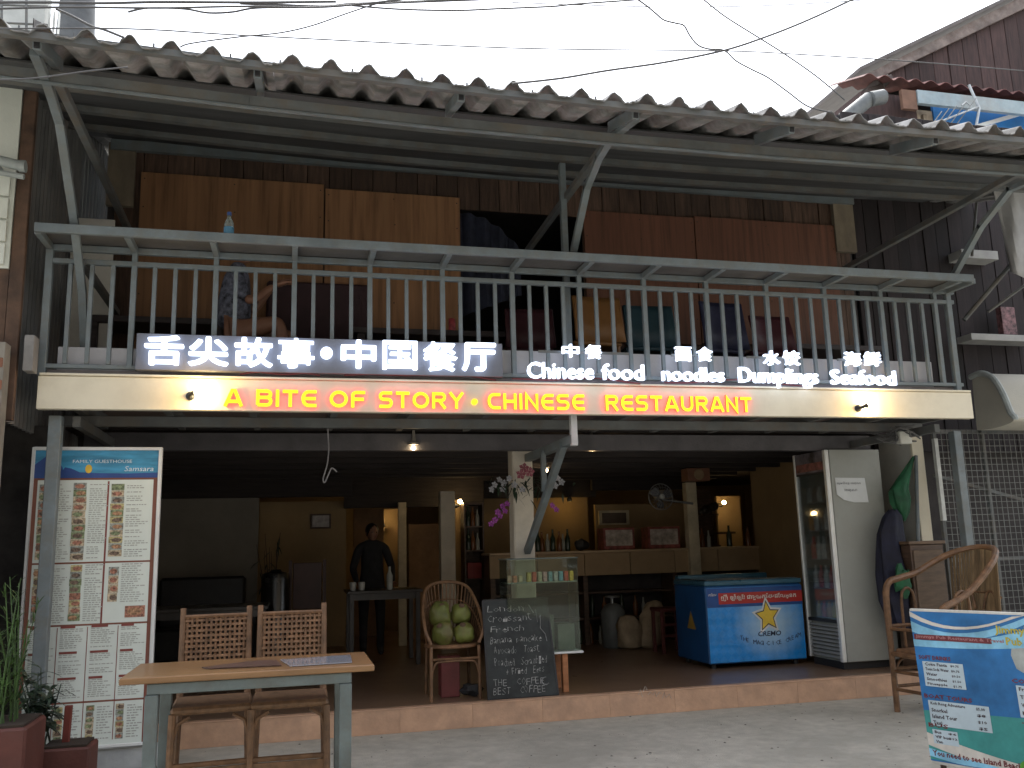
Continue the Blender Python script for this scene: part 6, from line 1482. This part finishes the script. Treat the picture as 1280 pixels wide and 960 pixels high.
x = v0.x+.45; plg = M('gable_plank', (.052,.030,.028), .8, var=.3, vs=4, stretch=(6,6,.6), rnd=.25)
zlow = W(1200,112,Y=YG).z-.3
while x < ridge:
    w = random.uniform(.26,.32); b = MB(); zt = v0.z-.04+slp*(x-v0.x)
    b.bb(x+.006,x+w-.006,YG-.55+random.uniform(0,.015),YG-.5,zlow,max(zlow+.05,zt+slp*w+.06)); obj('plank', b, plg, GH, bevel=.003); x += w
b = MB(); b.bb(v0.x+.45,ridge,YG-.47,YG-.42,zlow-3,v0.z+.2); obj('wall_core', b, dk, GH)
# lower red roof
redr = M('red_roof_sheet', (.15,.062,.055), .8, var=.25, vs=5, rnd=.15)
l0 = W(1095,113,Y=4.3); zr = W(1180,106,Y=4.3).z
n = 20; per = .27
for i in range(n):
    xs = l0.x-.25+i*per; b = MB(); q = 8
    for j in range(q+1):
        f = j/q; hz = .07*(math.sin(math.pi*f)**1.4) if f < .55 else .07*(math.sin(math.pi*f)**1.4)
        for yy, dz in ((4.25,0),(5.1,.30)): b.v += [Vector((xs+per*f,yy,zr-.05+dz+hz)),Vector((xs+per*f,yy,zr-.06+dz+hz))]
    for j in range(q): a_ = 4*j; b.f += [[a_,a_+4,a_+6,a_+2],[a_+1,a_+3,a_+7,a_+5],[a_,a_+1,a_+5,a_+4]]
    b.m = [0]*len(b.f); obj('roof_tile', b, redr, GH, smooth=True)
g0, g1 = W(1145,131,Y=4.22), W(1145,113,Y=4.22)
b = MB(); b.bb(g0.x,g0.x+4.5,4.16,4.23,g0.z,g1.z-.02); obj('gutter', b, M('pale_blue_gutter', (.28,.35,.38), .5, var=.12, stain=.3, stcol=(.3,.2,.12)), GH, bevel=.004)
b = MB(); b.bb(l0.x+.35,g0.x-.01,4.18,4.24,g0.z-.1,g1.z-.03); obj('eave_board', b, M('brown_eave_board', (.17,.095,.065), .8, var=.2), GH)
b = MB(); a = W(1168,150,Y=4.5); b.bb(a.x,a.x+4.5,4.5,4.55,a.z-2.5,g0.z+.2); obj('blue_wall', b, M('blue_wall_paint', (.03,.19,.50), .6, var=.1), GH)
b = MB(); b.bb(W(1140,150,Y=4.5).x,a.x-.01,4.52,4.56,a.z-2.5,g0.z+.1)
for i in range(4): b.bb(W(1128+i*8,150,Y=4.5).x,W(1132+i*8,150,Y=4.5).x,4.45,4.5,a.z-1.0,g0.z)
obj('timber_post', b, M('pale_timber', (.33,.27,.20), .8, var=.25), GH)
b = MB(); b.bar(W(1215,160,Y=4.4),W(1310,132,Y=4.4),.04,.06); obj('white_trim', b, wf, GH)
b = MB(); b.tube([W(1054,150,Y=4.1),W(1086,124,Y=4.1)], .11, 16); b.tube([W(1088,124,Y=4.05),W(1104,121,Y=4.05)], .11, 16); obj('gutter_pipe', b, M('pvc_grey', (.15,.16,.16), .5), GH, smooth=True)
b = MB(); b.bb(v0.x-.55,v0.x+.4,4.4,5.5,W(1070,150,Y=4.5).z-2.5,W(1092,113,Y=4.5).z-.1); obj('side_wall', b, plg, GH)
# step tiles of the verge seen at left
for i in range(4):
    p = W(1062+i*11,138-i*12,Y=4.6); b = MB(); b.box((p.x+.1,4.7,p.z),(.30,.4,.10),Matrix.Rotation(R(-20),3,'Y')); obj('verge_tile', b, M('dark_roof_tile', (.10,.08,.075), .85, var=.3), GH, bevel=.01)
AN = thing('tv_antenna', 'pale aluminium television antenna before the blue wall', 'antenna', (W(1225,150,Y=3.9).x,3.9,0))
anm = M('antenna_aluminium', (.38,.40,.41), .4, metal=.5)
b = MB(); b.tube([W(1160,158,Y=3.9),W(1224,133,Y=3.9)], .014, 8); obj('boom', b, anm, AN, smooth=True)
b = MB(); b.tube([W(1211,106,Y=3.9),W(1224,135,Y=3.9),W(1218,170,Y=3.9)], .02, 8); obj('mast', b, anm, AN, smooth=True)
for x, y in ((1165,156),(1174,152.5),(1184,148.5),(1196,144),(1208,139)):
    p = W(x,y,Y=3.9); b = MB(); b.tube([p+Vector((0,-.22,.10)),p+Vector((0,.22,-.10))], .008, 6); obj('element', b, anm, AN, smooth=True)
b = MB(); p = W(1208,132,Y=3.9); b.tube([p+Vector((-.08,0,0)),p+Vector((0,0,.06)),p+Vector((.08,0,0))], .010, 6); obj('dipole', b, anm, AN, smooth=True)

# ================================================================== overhead cables
cabm = M('cable_black', (.09,.09,.095), .6, var=.1, bump=0)
def cable(pts, r, label, Y=-2.2):
    b = MB(); P_ = [W(x, y, Y=Y) for x, y in pts]; b.tube(curve_pts(P_, 6), r*.8, 6); o = obj('overhead_cable', b, cabm, smooth=True); return tag(o, label, 'cable', 'overhead street cables')
cable([(-40,36),(160,36),(320,45),(640,60),(900,63.5),(1000,68),(1140,77),(1320,92)], .0045, 'thin cable crossing the whole sky just above the roof peaks')
cable([(640,104.5),(700,98),(760,88),(830,78),(905,63),(960,45),(1010,25),(1064,0),(1090,-14)], .0075, 'thick dark cable rising from the roof edge to the upper right')
cable([(795,-2),(808,7),(820,17),(830,25),(845,29),(855,32),(862,44),(872,56),(885,61),(905,63),(920,76),(940,87),(960,97),(985,115),(1010,133),(1040,141)], .006, 'wavy cable dropping from the top centre to the right roof edge', -2.25)
cable([(878,-2),(890,8),(910,23),(950,48),(980,67),(1020,95),(1056,125)], .0055, 'straight cable slanting down from top centre-right to the gable roof', -2.15)
cable([(500,-4),(460,8),(430,18),(390,32),(350,41),(300,46),(240,54),(225,59)], .0045, 'thin cable curving from the top centre down to the left roof edge', -2.3)
cable([(-40,3),(60,3),(130,4),(200,2.5),(320,3),(420,2)], .008, 'upper thick cable along the very top left', -2.4)
cable([(-40,12),(80,9),(200,10),(300,8),(400,9),(470,3),(520,-3)], .006, 'second cable from the top in the upper left sky', -2.5)
cable([(160,15),(185,10),(230,11),(260,16),(290,15),(320,10),(380,9),(440,6),(530,2)], .006, 'sagging cable loop below the top left cables', -2.45)
cable([(300,4),(400,8),(440,5),(520,2),(600,-1)], .009, 'thick bundled cable touching the top edge left of centre', -2.35)
cable([(440,7),(500,11.5),(570,13),(620,11),(690,8),(720,5),(790,0),(830,-4)], .006, 'cable running along the top edge at the centre', -2.3)
cable([(640,3),(720,6),(820,8.5),(920,8),(1000,5),(1080,0),(1140,-6)], .0035, 'faint thin cable sagging along the top right', -2.2)
cable([(70,11),(90,20),(115,33),(130,37),(155,47)], .008, 'short pale cable slanting down before the round tower', -2.0)
cable([(-30,100),(40,98),(110,89),(160,84)], .005, 'thin cable ending under the left roof corner', -1.9)

# ================================================================== unseen houses added behind the camera to shade the room
def added_house(x0, x1, h, mat, label, roofmat):
    t = thing('added_street_house', label, 'building', ((x0+x1)/2,-12.5,0), 'added houses across the street')
    b = MB(); b.bb(x0,x1,-18,-12.5,0.002,h); obj('wall', b, mat, t)
    n = max(2, int((x1-x0)/2.2))
    for f in range(int(h//3)):
        for i in range(n):
            xc = x0+(x1-x0)*(i+.5)/n
            b = MB(); b.bb(xc-.55,xc+.55,-12.495,-12.44,.9+f*3.1,2.3+f*3.1); w_ = obj('window', b, wf, t)
            b = MB(); b.bb(xc-.48,xc+.48,-12.438,-12.43,.97+f*3.1,2.23+f*3.1); obj('pane', b, M('mirror_pane', (.10,.075,.06), .2), w_)
    b = MB(); b.prism([(-18.4,h+.002),(-11.7,h+.002),(-15.2,h+1.5)], (x0-.2,0,0), (0,1,0),(0,0,1),(1,0,0), x1-x0+.4); obj('roof', b, roofmat, t)
added_house(-16,-6,7.5,M('house_cream', (.30,.26,.21), .85),'unseen cream two-storey house added across the street left of the camera',redr)
added_house(-5.6,3,8.5,M('house_grey', (.22,.22,.21), .85),'unseen grey two-storey house added across the street behind the camera',roof_m)
added_house(3.4,13,7.5,M('house_ochre', (.27,.21,.14), .85),'unseen ochre two-storey house added across the street right of the camera',redr)
added_house(13.5,22,7.0,M('house_cream', (.45,.40,.32), .85),'unseen cream house added at the far right across the street',roof_m)
